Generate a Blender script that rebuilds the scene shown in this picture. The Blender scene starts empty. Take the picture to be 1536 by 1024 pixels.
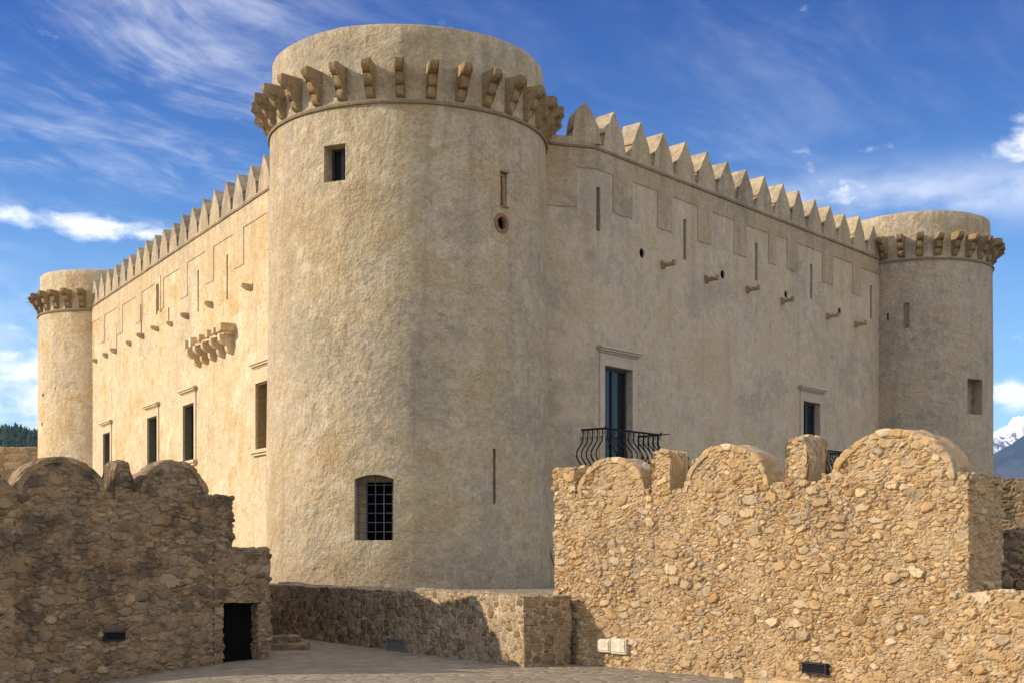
import bpy, bmesh, math, random
import numpy as np
from mathutils import Vector, Matrix, noise
random.seed(7)
sc = bpy.context.scene
COL = sc.collection
R = math.radians
EYE = 2.6; FPX = 2000.0; CX = 768.0; HY = 830.0

# ------------------------------------------------------------------ helpers
def rel(px): return (px - CX) / FPX
def up(px, py, D): return Vector((rel(px) * D, D, EYE + (HY - py) / FPX * D))

class Frame:
    """a vertical wall plane: origin, unit tangent, outward normal"""
    def __init__(s, o, t, n=None):
        s.o = Vector((o[0], o[1])); s.t = Vector((t[0], t[1])).normalized()
        s.n = Vector(n).normalized() if n else Vector((s.t.y, -s.t.x))
    def s(s_, px, off=0.0):
        r = rel(px); O = s_.o + s_.n * off
        return (r * O.y - O.x) / (s_.t.x - r * s_.t.y)
    def D(s_, px, off=0.0): return s_.o.y + s_.n.y * off + s_.t.y * s_.s(px, off)
    def z(s_, px, py, off=0.0): return EYE + (HY - py) / FPX * s_.D(px, off)
    def p(s_, s, z, off=0.0):
        q = s_.o + s_.t * s + s_.n * off
        return Vector((q.x, q.y, z))
    def ang(s_): return math.atan2(s_.t.y, s_.t.x)

def link(name, me, mat=None, parent=None, smooth=False):
    o = bpy.data.objects.new(name, me); COL.objects.link(o)
    if mat is not None:
        if not me.materials: me.materials.append(mat)
    if parent is not None:
        o.parent = parent
        if parent.type == 'EMPTY' or parent.parent is not None or True:
            o.matrix_parent_inverse = world_of(parent).inverted()
    if smooth:
        me.shade_smooth()
        if smooth is not True: me.set_sharp_from_angle(angle=R(smooth))
    return o

def world_of(o):
    m = Matrix.LocRotScale(o.location, o.rotation_euler, o.scale)
    if o.parent is not None:
        m = world_of(o.parent) @ o.matrix_parent_inverse @ m
    return m

def empty(name, loc):
    o = bpy.data.objects.new(name, None); COL.objects.link(o)
    o.location = loc; o.empty_display_size = 0.3
    return o

def tag(o, label=None, cat=None, group=None, kind=None):
    if label: o['label'] = label
    if cat: o['category'] = cat
    if group: o['group'] = group
    if kind or cat: o['kind'] = kind or 'thing'
    return o

def bm_mesh(bm, name='m'):
    bmesh.ops.recalc_face_normals(bm, faces=bm.faces)
    me = bpy.data.meshes.new(name); bm.to_mesh(me); bm.free(); return me

def prism(bm, pts, v):
    """closed prism: polygon pts (Vectors) swept by vector v"""
    a = [bm.verts.new(p) for p in pts]; b = [bm.verts.new(p + v) for p in pts]
    bm.faces.new(a); bm.faces.new(list(reversed(b)))
    n = len(pts)
    for i in range(n):
        bm.faces.new((a[i], b[i], b[(i + 1) % n], a[(i + 1) % n]))

def fbox(bm, F, s0, s1, z0, z1, o0, o1):
    """box in a wall frame"""
    prism(bm, [F.p(s0, z0, o0), F.p(s1, z0, o0), F.p(s1, z1, o0), F.p(s0, z1, o0)],
          Vector((F.n.x, F.n.y, 0)) * (o1 - o0))

def tube(bm, pts, r, seg=6, closed=False):
    pts = [Vector(p) for p in pts]; rings = []; n = len(pts)
    for i, p in enumerate(pts):
        a = pts[i - 1] if (i > 0 or closed) else p; b = pts[(i + 1) % n] if (i < n - 1 or closed) else p
        d = (b - a).normalized()
        u = d.cross(Vector((0, 0, 1)))
        if u.length < 1e-3: u = d.cross(Vector((0, 1, 0)))
        u.normalize(); w = u.cross(d)
        rr = r(i / (n - 1)) if callable(r) else r
        rings.append([bm.verts.new(p + (u * math.cos(2 * math.pi * k / seg) + w * math.sin(2 * math.pi * k / seg)) * rr) for k in range(seg)])
    m = n if closed else n - 1
    for i in range(m):
        A, B = rings[i], rings[(i + 1) % n]
        for k in range(seg):
            bm.faces.new((A[k], A[(k + 1) % seg], B[(k + 1) % seg], B[k]))
    if not closed:
        bm.faces.new(rings[0]); bm.faces.new(list(reversed(rings[-1])))

def lathe(bm, prof, c, seg=160, wob=0.0):
    """closed profile of (r,z), r>=0, around vertical axis at c"""
    rings = []
    for (r, z) in prof:
        if r <= 1e-6:
            rings.append([bm.verts.new((c[0], c[1], z))])
        else:
            ring = []
            for k in range(seg):
                a = 2 * math.pi * k / seg
                p = Vector((c[0] + r * math.cos(a), c[1] + r * math.sin(a), z))
                d = wob * (noise.noise(p * .55) + .5 * noise.noise(p * 1.7)) if wob else 0
                ring.append(bm.verts.new((c[0] + (r + d) * math.cos(a), c[1] + (r + d) * math.sin(a), z + d * .5)))
            rings.append(ring)
    for A, B in zip(rings, rings[1:]):
        for k in range(seg):
            k2 = (k + 1) % seg
            if len(A) == 1 and len(B) == 1: continue
            if len(A) == 1: bm.faces.new((A[0], B[k2], B[k]))
            elif len(B) == 1: bm.faces.new((A[k], A[k2], B[0]))
            else: bm.faces.new((A[k], A[k2], B[k2], B[k]))

def cut(o, cutter_bm):
    me = bm_mesh(cutter_bm, 'cutter')
    c = bpy.data.objects.new('cutter', me); COL.objects.link(c)
    m = o.modifiers.new('b', 'BOOLEAN'); m.operation = 'DIFFERENCE'; m.solver = 'EXACT'; m.object = c
    dg = bpy.context.evaluated_depsgraph_get(); dg.update()
    new = bpy.data.meshes.new_from_object(o.evaluated_get(dg))
    o.modifiers.clear(); o.data = new
    bpy.data.objects.remove(c)

def dup(o, parent=None, children=True):
    c = o.copy(); COL.objects.link(c)
    if parent is not None: c.parent = parent
    return c

# ------------------------------------------------------------------ material helpers
class NT:
    def __init__(s, name):
        s.m = bpy.data.materials.new(name); s.m.use_nodes = True
        s.t = s.m.node_tree; s.n = s.t.nodes; s.l = s.t.links
        s.b = s.n['Principled BSDF']; s.out = s.n['Material Output']
        s.b.inputs['Specular IOR Level'].default_value = .25
    def node(s, typ, **kw):
        nd = s.n.new(typ)
        for k, v in kw.items(): setattr(nd, k, v)
        return nd
    def set(s, sock, v):
        if isinstance(v, bpy.types.NodeSocket): s.l.new(v, sock)
        else: sock.default_value = v
    def math(s, op, a, b=0.0, c=None, clamp=False):
        nd = s.node('ShaderNodeMath', operation=op, use_clamp=clamp)
        s.set(nd.inputs[0], a); s.set(nd.inputs[1], b)
        if c is not None: s.set(nd.inputs[2], c)
        return nd.outputs[0]
    def vmath(s, op, a, b=(0, 0, 0)):
        nd = s.node('ShaderNodeVectorMath', operation=op)
        s.set(nd.inputs[0], a)
        if op == 'SCALE': s.set(nd.inputs['Scale'], b)
        else: s.set(nd.inputs[1], b)
        return nd.outputs['Value'] if op in ('DOT_PRODUCT', 'LENGTH', 'DISTANCE') else nd.outputs[0]
    def noise(s, vec, scale, detail=4, rough=.55, dist=0.0):
        nd = s.node('ShaderNodeTexNoise'); s.l.new(vec, nd.inputs['Vector'])
        nd.inputs['Scale'].default_value = scale; nd.inputs['Detail'].default_value = detail
        nd.inputs['Roughness'].default_value = rough; nd.inputs['Distortion'].default_value = dist
        return nd
    def vor(s, vec, scale, feature='F1', rnd=1.0, smooth=None):
        nd = s.node('ShaderNodeTexVoronoi', feature=feature); s.l.new(vec, nd.inputs['Vector'])
        nd.inputs['Scale'].default_value = scale; nd.inputs['Randomness'].default_value = rnd
        return nd
    def smooth(s, v, lo, hi, o0=0.0, o1=1.0):
        nd = s.node('ShaderNodeMapRange', interpolation_type='SMOOTHSTEP')
        s.set(nd.inputs['Value'], v); s.set(nd.inputs['From Min'], lo); s.set(nd.inputs['From Max'], hi)
        s.set(nd.inputs['To Min'], o0); s.set(nd.inputs['To Max'], o1)
        return nd.outputs[0]
    def mix(s, f, a, b, blend='MIX'):
        nd = s.node('ShaderNodeMix', data_type='RGBA', blend_type=blend)
        s.set(nd.inputs[0], f)
        for sock, v in ((nd.inputs[6], a), (nd.inputs[7], b)):
            if isinstance(v, (tuple, list)): sock.default_value = (*v[:3], 1)
            else: s.l.new(v, sock)
        return nd.outputs[2]
    def mixf(s, f, a, b):
        nd = s.node('ShaderNodeMix', data_type='FLOAT')
        s.set(nd.inputs[0], f); s.set(nd.inputs[2], a); s.set(nd.inputs[3], b)
        return nd.outputs[0]
    def ramp(s, f, stops, interp='LINEAR'):
        nd = s.node('ShaderNodeValToRGB'); cr = nd.color_ramp; cr.interpolation = interp
        while len(cr.elements) < len(stops): cr.elements.new(.5)
        for e, (p, c) in zip(cr.elements, stops): e.position = p; e.color = (*c, 1)
        s.l.new(f, nd.inputs[0]); return nd.outputs[0]
    def pos(s): return s.node('ShaderNodeNewGeometry').outputs['Position']
    def rest(s):
        nd = s.node('ShaderNodeAttribute', attribute_name='rest'); return nd.outputs['Vector']
    def scalev(s, v, xyz): return s.vmath('MULTIPLY', v, xyz)
    def bump(s, h, dist, strength=1.0, normal=None):
        nd = s.node('ShaderNodeBump'); s.set(nd.inputs['Height'], h)
        nd.inputs['Distance'].default_value = dist; nd.inputs['Strength'].default_value = strength
        if normal is not None: s.l.new(normal, nd.inputs['Normal'])
        return nd.outputs[0]
    def fin(s, col, rough=.9, normal=None):
        s.set(s.b.inputs['Base Color'], col if not isinstance(col, tuple) else (*col[:3], 1))
        s.set(s.b.inputs['Roughness'], rough)
        if normal is not None: s.l.new(normal, s.b.inputs['Normal'])
        return s.m

def plain(name, col, rough=.6, metal=0.0, spec=.2):
    k = NT(name); k.b.inputs['Metallic'].default_value = metal
    k.b.inputs['Specular IOR Level'].default_value = spec
    p = k.pos(); n = k.noise(p, 9, 4)
    c = k.mix(k.smooth(n.outputs[0], .35, .7), tuple(x * .8 for x in col), tuple(min(1, x * 1.15) for x in col))
    return k.fin(c, rough, k.bump(n.outputs[0], .01, .4))

def plaster(name, base, pale, dark, rust, bump_amt=1.0, grey=.5, streak=.5, rustamt=.5, spots=.3, gr=.21):
    k = NT(name); p = k.pos()
    n1 = k.noise(p, .28, 6, .62, .4).outputs[0]
    n2 = k.noise(k.vmath('ADD', p, (13, 5, 9)), .75, 7, .66, .3).outputs[0]
    n3 = k.noise(k.vmath('ADD', p, (3, 31, 2)), 2.6, 6, .7).outputs[0]
    st = k.noise(k.scalev(p, (1.7, 1.7, .16)), 1.0, 6, .6, .15).outputs[0]
    fine = k.noise(p, 22, 5, .7).outputs[0]
    n4 = k.noise(k.vmath('ADD', p, (21, 3, 17)), .55, 6, .62, .8).outputs[0]
    c = k.mix(k.smooth(n1, .36, .64), base, pale)
    c = k.mix(k.smooth(n4, .50, .64, 0, .8), c, pale)
    c = k.mix(k.math('MULTIPLY', k.smooth(k.math('ADD', n2, k.math('MULTIPLY', n3, .35)), .62, .86), rustamt), c, rust)
    gm = k.smooth(k.math('ADD', k.math('MULTIPLY', n2, -.5), k.math('ADD', n1, k.math('MULTIPLY', n3, .4))), .40, .62)
    c = k.mix(k.math('MULTIPLY', gm, grey), c, dark)
    c = k.mix(k.math('MULTIPLY', k.smooth(st, .5, .74), streak), c, dark)
    c = k.mix(k.math('MULTIPLY', k.smooth(n3, .63, .75), spots), c, dark)
    sz_ = k.node('ShaderNodeSeparateXYZ'); k.l.new(p, sz_.inputs[0])
    run = k.noise(k.scalev(p, (2.2, 2.2, .26)), 1.0, 6, .65, .3).outputs[0]
    topm = k.math('MULTIPLY', k.smooth(sz_.outputs[2], 11.5, 17.2), k.smooth(run, .46, .64))
    c = k.mix(k.math('MULTIPLY', topm, streak * .85), c, dark)
    damp = k.smooth(k.math('ADD', sz_.outputs[2], k.math('MULTIPLY', k.math('SUBTRACT', n2, .5), -5.0)), 3.6, 1.2)
    c = k.mix(k.math('MULTIPLY', damp, grey * .7), c, dark)
    md = k.noise(k.vmath('ADD', p, (8, 1, 4)), 5.5, 6, .72, .4).outputs[0]
    c = k.mix(k.math('MULTIPLY', k.smooth(md, .5, .68), .45), c, pale)
    c = k.mix(k.math('MULTIPLY', k.smooth(md, .5, .34), .35), c, rust)
    grain = k.noise(p, 9, 6, .78).outputs[0]
    v = k.math('MULTIPLY', k.math('MULTIPLY_ADD', fine, .5, .75), k.smooth(grain, .28, .62, 1 - gr, 1 + gr * .45))
    hs = k.node('ShaderNodeHueSaturation'); k.l.new(c, hs.inputs['Color']); k.l.new(v, hs.inputs['Value'])
    # hand-thrown coat: lumps, dabs, pits
    warp = k.noise(p, 3.0, 3, .5)
    q = k.vmath('ADD', p, k.vmath('SCALE', warp.outputs['Color'], .06))
    lump = k.noise(q, 2.0, 5, .55, .0).outputs[0]
    dab = k.noise(k.scalev(q, (1, 1, .8)), 5.0, 6, .66, .0).outputs[0]
    grit = k.noise(p, 17, 4, .6).outputs[0]
    amp = k.smooth(n2, .3, .7, .55, 1.2)
    h = k.math('ADD', k.math('MULTIPLY', lump, .75), k.math('ADD', k.math('MULTIPLY', dab, 1.0), k.math('MULTIPLY', grit, .30)))
    nn = k.bump(k.math('MULTIPLY', h, amp), .11 * bump_amt, 1.0)
    return k.fin(hs.outputs[0], .92, nn)

def rubble(name, cols, mortar, disp=.05, stain=None, stainamt=.0, wash_amt=.4, edge=(.05, .35)):
    """rubble masonry: every vertex knows which stone it belongs to (attributes 'stone' and 'hgt'); true displacement"""
    k = NT(name); k.m.displacement_method = 'BOTH'
    p0 = k.rest()
    at = k.node('ShaderNodeAttribute', attribute_name='stone')
    sp = k.node('ShaderNodeSeparateXYZ'); k.l.new(at.outputs['Vector'], sp.inputs[0])
    r0, r1, e = sp.outputs[0], sp.outputs[1], sp.outputs[2]
    hg = k.node('ShaderNodeAttribute', attribute_name='hgt').outputs['Fac']
    nf = k.noise(p0, 16, 6, .65).outputs[0]; nm = k.noise(p0, 5, 5, .62).outputs[0]
    wn_ = k.math('ADD', k.noise(p0, .7, 6, .68, .3).outputs[0], k.math('MULTIPLY', k.math('SUBTRACT', nm, .5), .5))
    wash = k.math('MULTIPLY', k.smooth(wn_, .50, .62), wash_amt)
    h = k.math('MULTIPLY', hg, k.math('SUBTRACT', 1.0, k.math('MULTIPLY', wash, .8)))
    h = k.math('ADD', h, k.math('ADD', k.math('MULTIPLY', nf, .30), k.math('MULTIPLY', nm, .5)))
    d = k.node('ShaderNodeDisplacement'); d.inputs['Scale'].default_value = disp; d.inputs['Midlevel'].default_value = .8
    k.l.new(h, d.inputs['Height']); k.l.new(d.outputs[0], k.out.inputs['Displacement'])
    c = k.ramp(r0, cols)
    c = k.mix(k.math('MULTIPLY', k.smooth(nm, .45, .68), .5), c, tuple(x * .6 for x in cols[0][1]))
    c = k.mix(k.math('MULTIPLY', k.smooth(k.noise(p0, 3.1, 5, .65).outputs[0], .5, .66), .35), c, mortar)
    mcol = k.mix(k.smooth(nf, .35, .7), tuple(x * .78 for x in mortar), mortar)
    c = k.mix(k.math('MULTIPLY', k.math('SUBTRACT', 1.0, wash), k.smooth(e, *edge)), mcol, c)
    if stain:
        sn = k.noise(p0, .55, 8, .7, .5).outputs[0]
        sn2 = k.noise(k.vmath('ADD', p0, (4, 4, 4)), 2.4, 6, .7).outputs[0]
        f = k.smooth(k.math('ADD', sn, k.math('MULTIPLY', k.math('SUBTRACT', sn2, .5), .7)), .47, .66)
        c = k.mix(k.math('MULTIPLY', f, stainamt), c, stain)
    hs_ = k.node('ShaderNodeHueSaturation'); k.l.new(c, hs_.inputs['Color'])
    k.l.new(k.math('MULTIPLY_ADD', nf, .6, .7), hs_.inputs['Value'])
    return k.fin(hs_.outputs[0], .93)

from mathutils.kdtree import KDTree
class Field:
    """stones laid in an unwrapped wall plane (u along, v up): big blocks first, then fillers"""
    def __init__(s, u0, u1, v0, v1, sizes, aspect=1.6, seed=1, course=0.0, ang=.22, gap=.84, pw=(2.2, 4.5), grad=.5):
        rnd = random.Random(seed); cell = sizes[0][0] * 2.2; H = {}; S = []
        area = (u1 - u0) * (v1 - v0)
        s.aspect = aspect; s.grad = grad
        for (r, dens) in sizes:
            for _ in range(int(area * dens)):
                u = rnd.uniform(u0, u1); v = rnd.uniform(v0, v1); rr = r * rnd.uniform(.8, 1.25)
                if course: v = round(v / course) * course + rnd.uniform(-.18, .18) * course
                a, b = int(u // cell), int(v * aspect // cell); ok = True
                for x in range(a - 1, a + 2):
                    for y in range(b - 1, b + 2):
                        for (q, w, r2) in H.get((x, y), ()):
                            if (q - u) ** 2 + ((w - v) * aspect) ** 2 < ((rr + r2) * gap) ** 2: ok = False; break
                        if not ok: break
                    if not ok: break
                if ok:
                    H.setdefault((a, b), []).append((u, v, rr))
                    el = rnd.uniform(.85, 1.25)
                    S.append((u, v, rr * el, rr / aspect / el ** .5, rnd.uniform(-ang, ang), rnd.uniform(*pw), rnd.random(), rnd.random(), rnd.uniform(-1, 1), rnd.uniform(-1, 1)))
        s.S = np.array(S); s.kd = KDTree(len(S))
        for i, q in enumerate(S): s.kd.insert((q[0], q[1] * aspect, 0), i)
        s.kd.balance()
    def sample(s, uv):
        n = len(uv); K = 9; idx = np.zeros((n, K), dtype=np.int64)
        fn = s.kd.find_n; a = s.aspect
        for i, (u, v) in enumerate(uv):
            idx[i] = [t[1] for t in fn((u, v * a, 0), K)]
        uv = np.array(uv); P = s.S[idx]
        dx = uv[:, 0:1] - P[:, :, 0]; dy = uv[:, 1:2] - P[:, :, 1]
        ca, sa = np.cos(P[:, :, 4]), np.sin(P[:, :, 4])
        x = (dx * ca + dy * sa) / P[:, :, 2]; y = (-dx * sa + dy * ca) / P[:, :, 3]; pw = P[:, :, 5]
        m = (np.abs(x) ** pw + np.abs(y) ** pw) ** (1 / pw)
        o = np.argsort(m, axis=1); r = np.arange(n)
        b = o[:, 0]; m1 = m[r, b]; m2 = m[r, o[:, 1]]
        size = P[r, b, 2]
        e = np.minimum((m2 - m1) * .9, (1.42 - m1) * 1.1)
        e = e * np.clip(size / .13, .7, 1.8)
        t = np.clip(e / .42, 0, 1); prof = t * t * (3 - 2 * t)
        dome = 1 - .28 * np.clip(m1, 0, 1.3) ** 2
        tilt = (P[r, b, 8] * x[r, b] + P[r, b, 9] * y[r, b]) * .5 * s.grad
        big = np.clip(size / .14, .5, 1.0)
        h = prof * (dome * (.45 + .55 * P[r, b, 7]) + tilt) * big
        return np.stack([P[r, b, 6], P[r, b, 7], e], axis=1), h

# ------------------------------------------------------------------ materials
OCHRE = (.50, .365, .205); PALE = (.56, .44, .28); DARK = (.235, .185, .12); RUST = (.46, .29, .125)
M_tower = plaster('tower_plaster', (.465, .352, .203), (.60, .49, .335), (.24, .195, .135), (.45, .30, .14), 1.05, .6, .45, .5, .4)
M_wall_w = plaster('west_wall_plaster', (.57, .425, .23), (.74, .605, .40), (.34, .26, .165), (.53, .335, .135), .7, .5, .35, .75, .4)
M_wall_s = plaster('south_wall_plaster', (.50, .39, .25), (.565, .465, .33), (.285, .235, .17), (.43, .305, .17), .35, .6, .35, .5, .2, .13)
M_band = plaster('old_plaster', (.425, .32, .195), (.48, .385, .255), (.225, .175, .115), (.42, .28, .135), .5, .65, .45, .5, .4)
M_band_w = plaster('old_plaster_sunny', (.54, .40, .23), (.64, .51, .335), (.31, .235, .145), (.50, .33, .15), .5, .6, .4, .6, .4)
M_farT = plaster('far_tower_plaster', (.45, .355, .235), (.51, .42, .30), (.24, .20, .145), (.43, .295, .155), .9, .65, .35, .55, .45)
M_merlon = plaster('merlon_plaster', (.455, .35, .215), (.53, .425, .285), (.20, .16, .11), (.43, .295, .145), .6, .75, .5, .5, .7)
M_corbel = plaster('corbel_sandstone', (.335, .23, .11), (.41, .30, .165), (.13, .095, .06), (.36, .22, .085), .8, .7, .3, .5, .6)
M_frame = plaster('pale_limestone', (.47, .375, .275), (.53, .43, .33), (.33, .26, .19), (.46, .35, .23), .2, .3, .3, .2, .2)
M_frame_w = plaster('ochre_limestone', (.58, .43, .255), (.66, .52, .34), (.36, .27, .17), (.53, .36, .18), .2, .3, .3, .2, .2)
M_reveal = plain('grey_green_reveal', (.17, .155, .10), .9)  # dark grey-green lining set inside the window jambs
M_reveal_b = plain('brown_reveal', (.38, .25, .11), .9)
M_line = plain('string_mortar', (.25, .185, .11), .95)
M_iron = plain('wrought_iron', (.012, .012, .014), .45, .6, .5)
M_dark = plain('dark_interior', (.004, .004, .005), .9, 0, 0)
M_steel = plain('grille_steel', (.10, .11, .12), .5, .3)
M_wood = plain('old_dark_wood', (.008, .0065, .005), .9, 0, .04)
M_brick = plain('red_brick_trim', (.28, .15, .085), .95)
k = NT('window_glass'); k.b.inputs['Specular IOR Level'].default_value = .28
M_glass = k.fin((.010, .012, .016), .12)
M_sash = plain('painted_sash', (.05, .055, .065), .5)
M_vent = plain('vent_metal', (.035, .036, .04), .5, .4)
M_vent2 = plain('grey_louvre', (.20, .19, .17), .6, .2)
M_box = plain('cream_plastic', (.62, .54, .40), .55)
M_cable = plain('lead_cable', (.20, .16, .10), .7)

STONE_R = [(0, (.34, .20, .085)), (.2, (.52, .34, .155)), (.42, (.44, .29, .145)), (.6, (.58, .41, .215)), (.76, (.32, .24, .15)), (.86, (.47, .36, .235)), (1, (.62, .47, .28))]
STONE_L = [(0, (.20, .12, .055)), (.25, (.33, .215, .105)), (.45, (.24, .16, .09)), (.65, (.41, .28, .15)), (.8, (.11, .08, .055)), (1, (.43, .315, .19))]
STONE_T = [(0, (.15, .095, .05)), (.3, (.27, .175, .09)), (.55, (.37, .26, .145)), (.75, (.21, .155, .10)), (1, (.45, .34, .21))]
M_rubR = rubble('sunny_rubble', STONE_R, (.49, .345, .19), .088, (.30, .225, .145), .4, .6)
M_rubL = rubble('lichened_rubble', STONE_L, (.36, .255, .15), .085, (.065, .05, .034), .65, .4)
M_rubT = rubble('pointed_rubble', STONE_T, (.56, .43, .27), .045, (.22, .17, .11), .2, .25, (.10, .34))
M_rim = rubble('voussoir_rubble', STONE_R, (.50, .345, .175), .042, (.3, .24, .16), .4, .4)
M_rimL = rubble('voussoir_rubble_lichened', STONE_L, (.37, .27, .16), .042, (.08, .065, .045), .6, .4)
M_far = rubble('far_rubble', STONE_R, (.44, .31, .16), .05, (.22, .16, .09), .5, .5)
SZ = [(.165, 2.5), (.115, 12), (.083, 60), (.062, 160), (.045, 360), (.032, 640)]
FLD_R = Field(-2.5, 17, -1, 7.5, SZ, 1.8, 11, 0, .3, .82, (1.7, 3.8), .8)
FLD_L = Field(-12, 4, -2, 7.5, [(.24, 2.5), (.175, 8), (.125, 30), (.09, 80), (.062, 180), (.045, 320)], 1.9, 12, 0, .2, .82, (1.7, 3.8), .8)
FLD_T = Field(-3, 18, -1, 4, [(.15, 8), (.12, 60), (.09, 120), (.065, 180), (.045, 260)], 1.6, 13, .145, .09, .93, (2.8, 5.0), .25)
FLD_F = Field(-12, 12, -1, 11, [(.4, 4), (.28, 8), (.2, 20), (.14, 40)], 1.6, 14)
FLD_V = Field(-3, 8, -2, 3, [(.16, 20), (.11, 60), (.075, 120)], .8, 15)

# ------------------------------------------------------------------ dense masonry
def stones(me, field, uv):
    st, h = field.sample(uv)
    a = me.attributes.new('stone', 'FLOAT_VECTOR', 'POINT'); a.data.foreach_set('vector', st.astype(np.float32).ravel())
    a = me.attributes.new('hgt', 'FLOAT', 'POINT'); a.data.foreach_set('value', h.astype(np.float32))

def grid_solid(name, F, s0, s1, z0, top, thick, mat, parent=None, step=.028, off=0.0, cos_cols=False,
               jitter=.02, lean=0.0, field=None):
    field = field or {M_rubR: FLD_R, M_rubL: FLD_L, M_rubT: FLD_T, M_far: FLD_F}.get(mat, FLD_V)
    L = abs(s1 - s0); ns = max(4, int(L / step))
    if cos_cols: cols = [.5 - .5 * math.cos(math.pi * i / ns) for i in range(ns + 1)]
    else: cols = [i / ns for i in range(ns + 1)]
    tops = [top(u) for u in cols]
    nz = max(3, int((max(tops) - z0) / step)); nt = max(2, int(thick / (step * 1.3)))
    idx = {}; co = []; uv = []
    def V(i, j, kk):
        key = (i, j, kk)
        if key not in idx:
            u = cols[i]; s = s0 + (s1 - s0) * u
            z = z0 + (tops[i] - z0) * j / nz
            p = F.p(s, z, off - thick * kk / nt - lean * (z - z0))
            q = p * .8
            p = p + Vector((noise.noise(q), noise.noise(q + Vector((9, 2, 5))), noise.noise(q + Vector((4, 7, 1))))) * jitter * 1.6
            q = p * 3.1
            p = p + Vector((noise.noise(q), noise.noise(q + Vector((9, 2, 5))), noise.noise(q + Vector((4, 7, 1))))) * jitter
            dk = thick * kk / nt
            fu, fv = s, z
            if i == ns and kk: fu = max(s0, s1) + dk
            elif i == 0 and kk: fu = min(s0, s1) - dk
            elif j == nz and kk: fv = z + dk
            q = p * 2.3
            uv.append((fu + .10 * noise.noise(q) + .035 * noise.noise(q * 3.1), fv + .07 * noise.noise(q + Vector((3, 8, 1))) + .03 * noise.noise(q * 3.3)))
            idx[key] = len(co); co.append(p)
        return idx[key]
    fs = []
    for i in range(ns):
        for j in range(nz):
            fs.append((V(i, j, 0), V(i + 1, j, 0), V(i + 1, j + 1, 0), V(i, j + 1, 0)))
            fs.append((V(i + 1, j, nt), V(i, j, nt), V(i, j + 1, nt), V(i + 1, j + 1, nt)))
        for kk in range(nt):
            fs.append((V(i, nz, kk), V(i + 1, nz, kk), V(i + 1, nz, kk + 1), V(i, nz, kk + 1)))
    for kk in range(nt):
        for j in range(nz):
            fs.append((V(0, j, kk + 1), V(0, j, kk), V(0, j + 1, kk), V(0, j + 1, kk + 1)))
            fs.append((V(ns, j, kk), V(ns, j, kk + 1), V(ns, j + 1, kk + 1), V(ns, j + 1, kk)))
    me = bpy.data.meshes.new(name)
    me.from_pydata([tuple(p) for p in co], [], fs)
    if (s1 - s0) * 1.0 < 0: me.flip_normals()
    at = me.attributes.new('rest', 'FLOAT_VECTOR', 'POINT')
    at.data.foreach_set('vector', np.array([c for p in co for c in p], dtype=np.float32))
    stones(me, field, uv)
    me.shade_smooth()
    return link(name, me, mat, parent)

def arch(h, base, top, e=2.0, skew=0.0):
    """rounded merlon profile"""
    def f(u):
        x = abs(2 * u - 1)
        return base + .03 + (top - base) * max(0.0, 1 - x ** e) ** (1 / e)
    return f

def rim(name, F, s0, s1, base, top, mat, parent, off, thick, w=.11):
    """band of thin stones following the arched edge, a little proud of the face"""
    n = 90; me = bpy.data.meshes.new(name); co = []; fs = []; ruv = []
    c = (s0 + s1) / 2; a = abs(s1 - s0) / 2; b = top - base
    nw = 6; nth = 5
    for i in range(n + 1):
        th = math.pi * i / n
        sec = []
        for (rr, o) in [(-w, off - .1)] + [(-w + w * 1.15 * j / nw, off) for j in range(nw + 1)] + [(.15 * w, off - thick * j / nth) for j in range(1, nth + 1)]:
            p = F.p(c - (a + rr) * math.cos(th), base + .03 + (b + rr) * math.sin(th), o)
            q = p * 2.7
            p = p + Vector((noise.noise(q), noise.noise(q + Vector((9, 2, 5))), noise.noise(q + Vector((4, 7, 1))))) * .035
            sec.append(p); ruv.append(((a + b) * .5 * th, (rr + w if o >= off - 1e-6 else w * 1.2 + off - o) * .9))
        co.append(sec)
    m = len(co[0]); flat = [p for s in co for p in s]
    for i in range(n):
        for j in range(m - 1):
            fs.append((i * m + j, (i + 1) * m + j, (i + 1) * m + j + 1, i * m + j + 1))
    me.from_pydata([tuple(p) for p in flat], [], fs)
    at = me.attributes.new('rest', 'FLOAT_VECTOR', 'POINT')
    at.data.foreach_set('vector', np.array([c_ for p in flat for c_ in p], dtype=np.float32))
    bm = bmesh.new(); bm.from_mesh(me); bmesh.ops.recalc_face_normals(bm, faces=bm.faces)
    # make sure the outer face points out
    f0 = bm.faces[:][len(bm.faces) // 2]
    bm.to_mesh(me); bm.free(); me.shade_smooth(); stones(me, FLD_V, ruv)
    return link(name, me, mat, parent)

# ================================================================== CASTLE
ZS = EYE + 14.5                       # height of the string course under the battlements
FR = Frame(((892 - CX) / FPX * 47.54, 47.54), (rel(1327) * 66.06 - rel(892) * 47.54, 66.06 - 47.54))       # shaded right curtain
FL = Frame((rel(400) * 53.2, 53.2), (rel(135) * 78.8 - rel(400) * 53.2, 78.8 - 53.2))                       # sunny left curtain
FL.n = -FL.n                          # outward is to the left
_sF0 = Vector((rel(812) * 46.95, 46.95))
FB = Frame(_sF0, FR.o - _sF0)                                                                              # short frontal bit beside the tower
LB = (FR.o - _sF0).length
TA = Vector((math.sin(R(-4.42)) * 46.5, math.cos(R(-4.42)) * 46.5)); RA = 4.88
TB = Vector((rel(1374) * 68.2, 68.2)); RB = 3.70
TC = Vector((rel(155) * 82.0, 82.0)); RC = 3.82
castle = empty('castle', (0.0, 60.0, 0.0))
tag(castle, 'large plastered castle with round corner towers and pointed battlements behind the rubble walls', 'castle')

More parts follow.
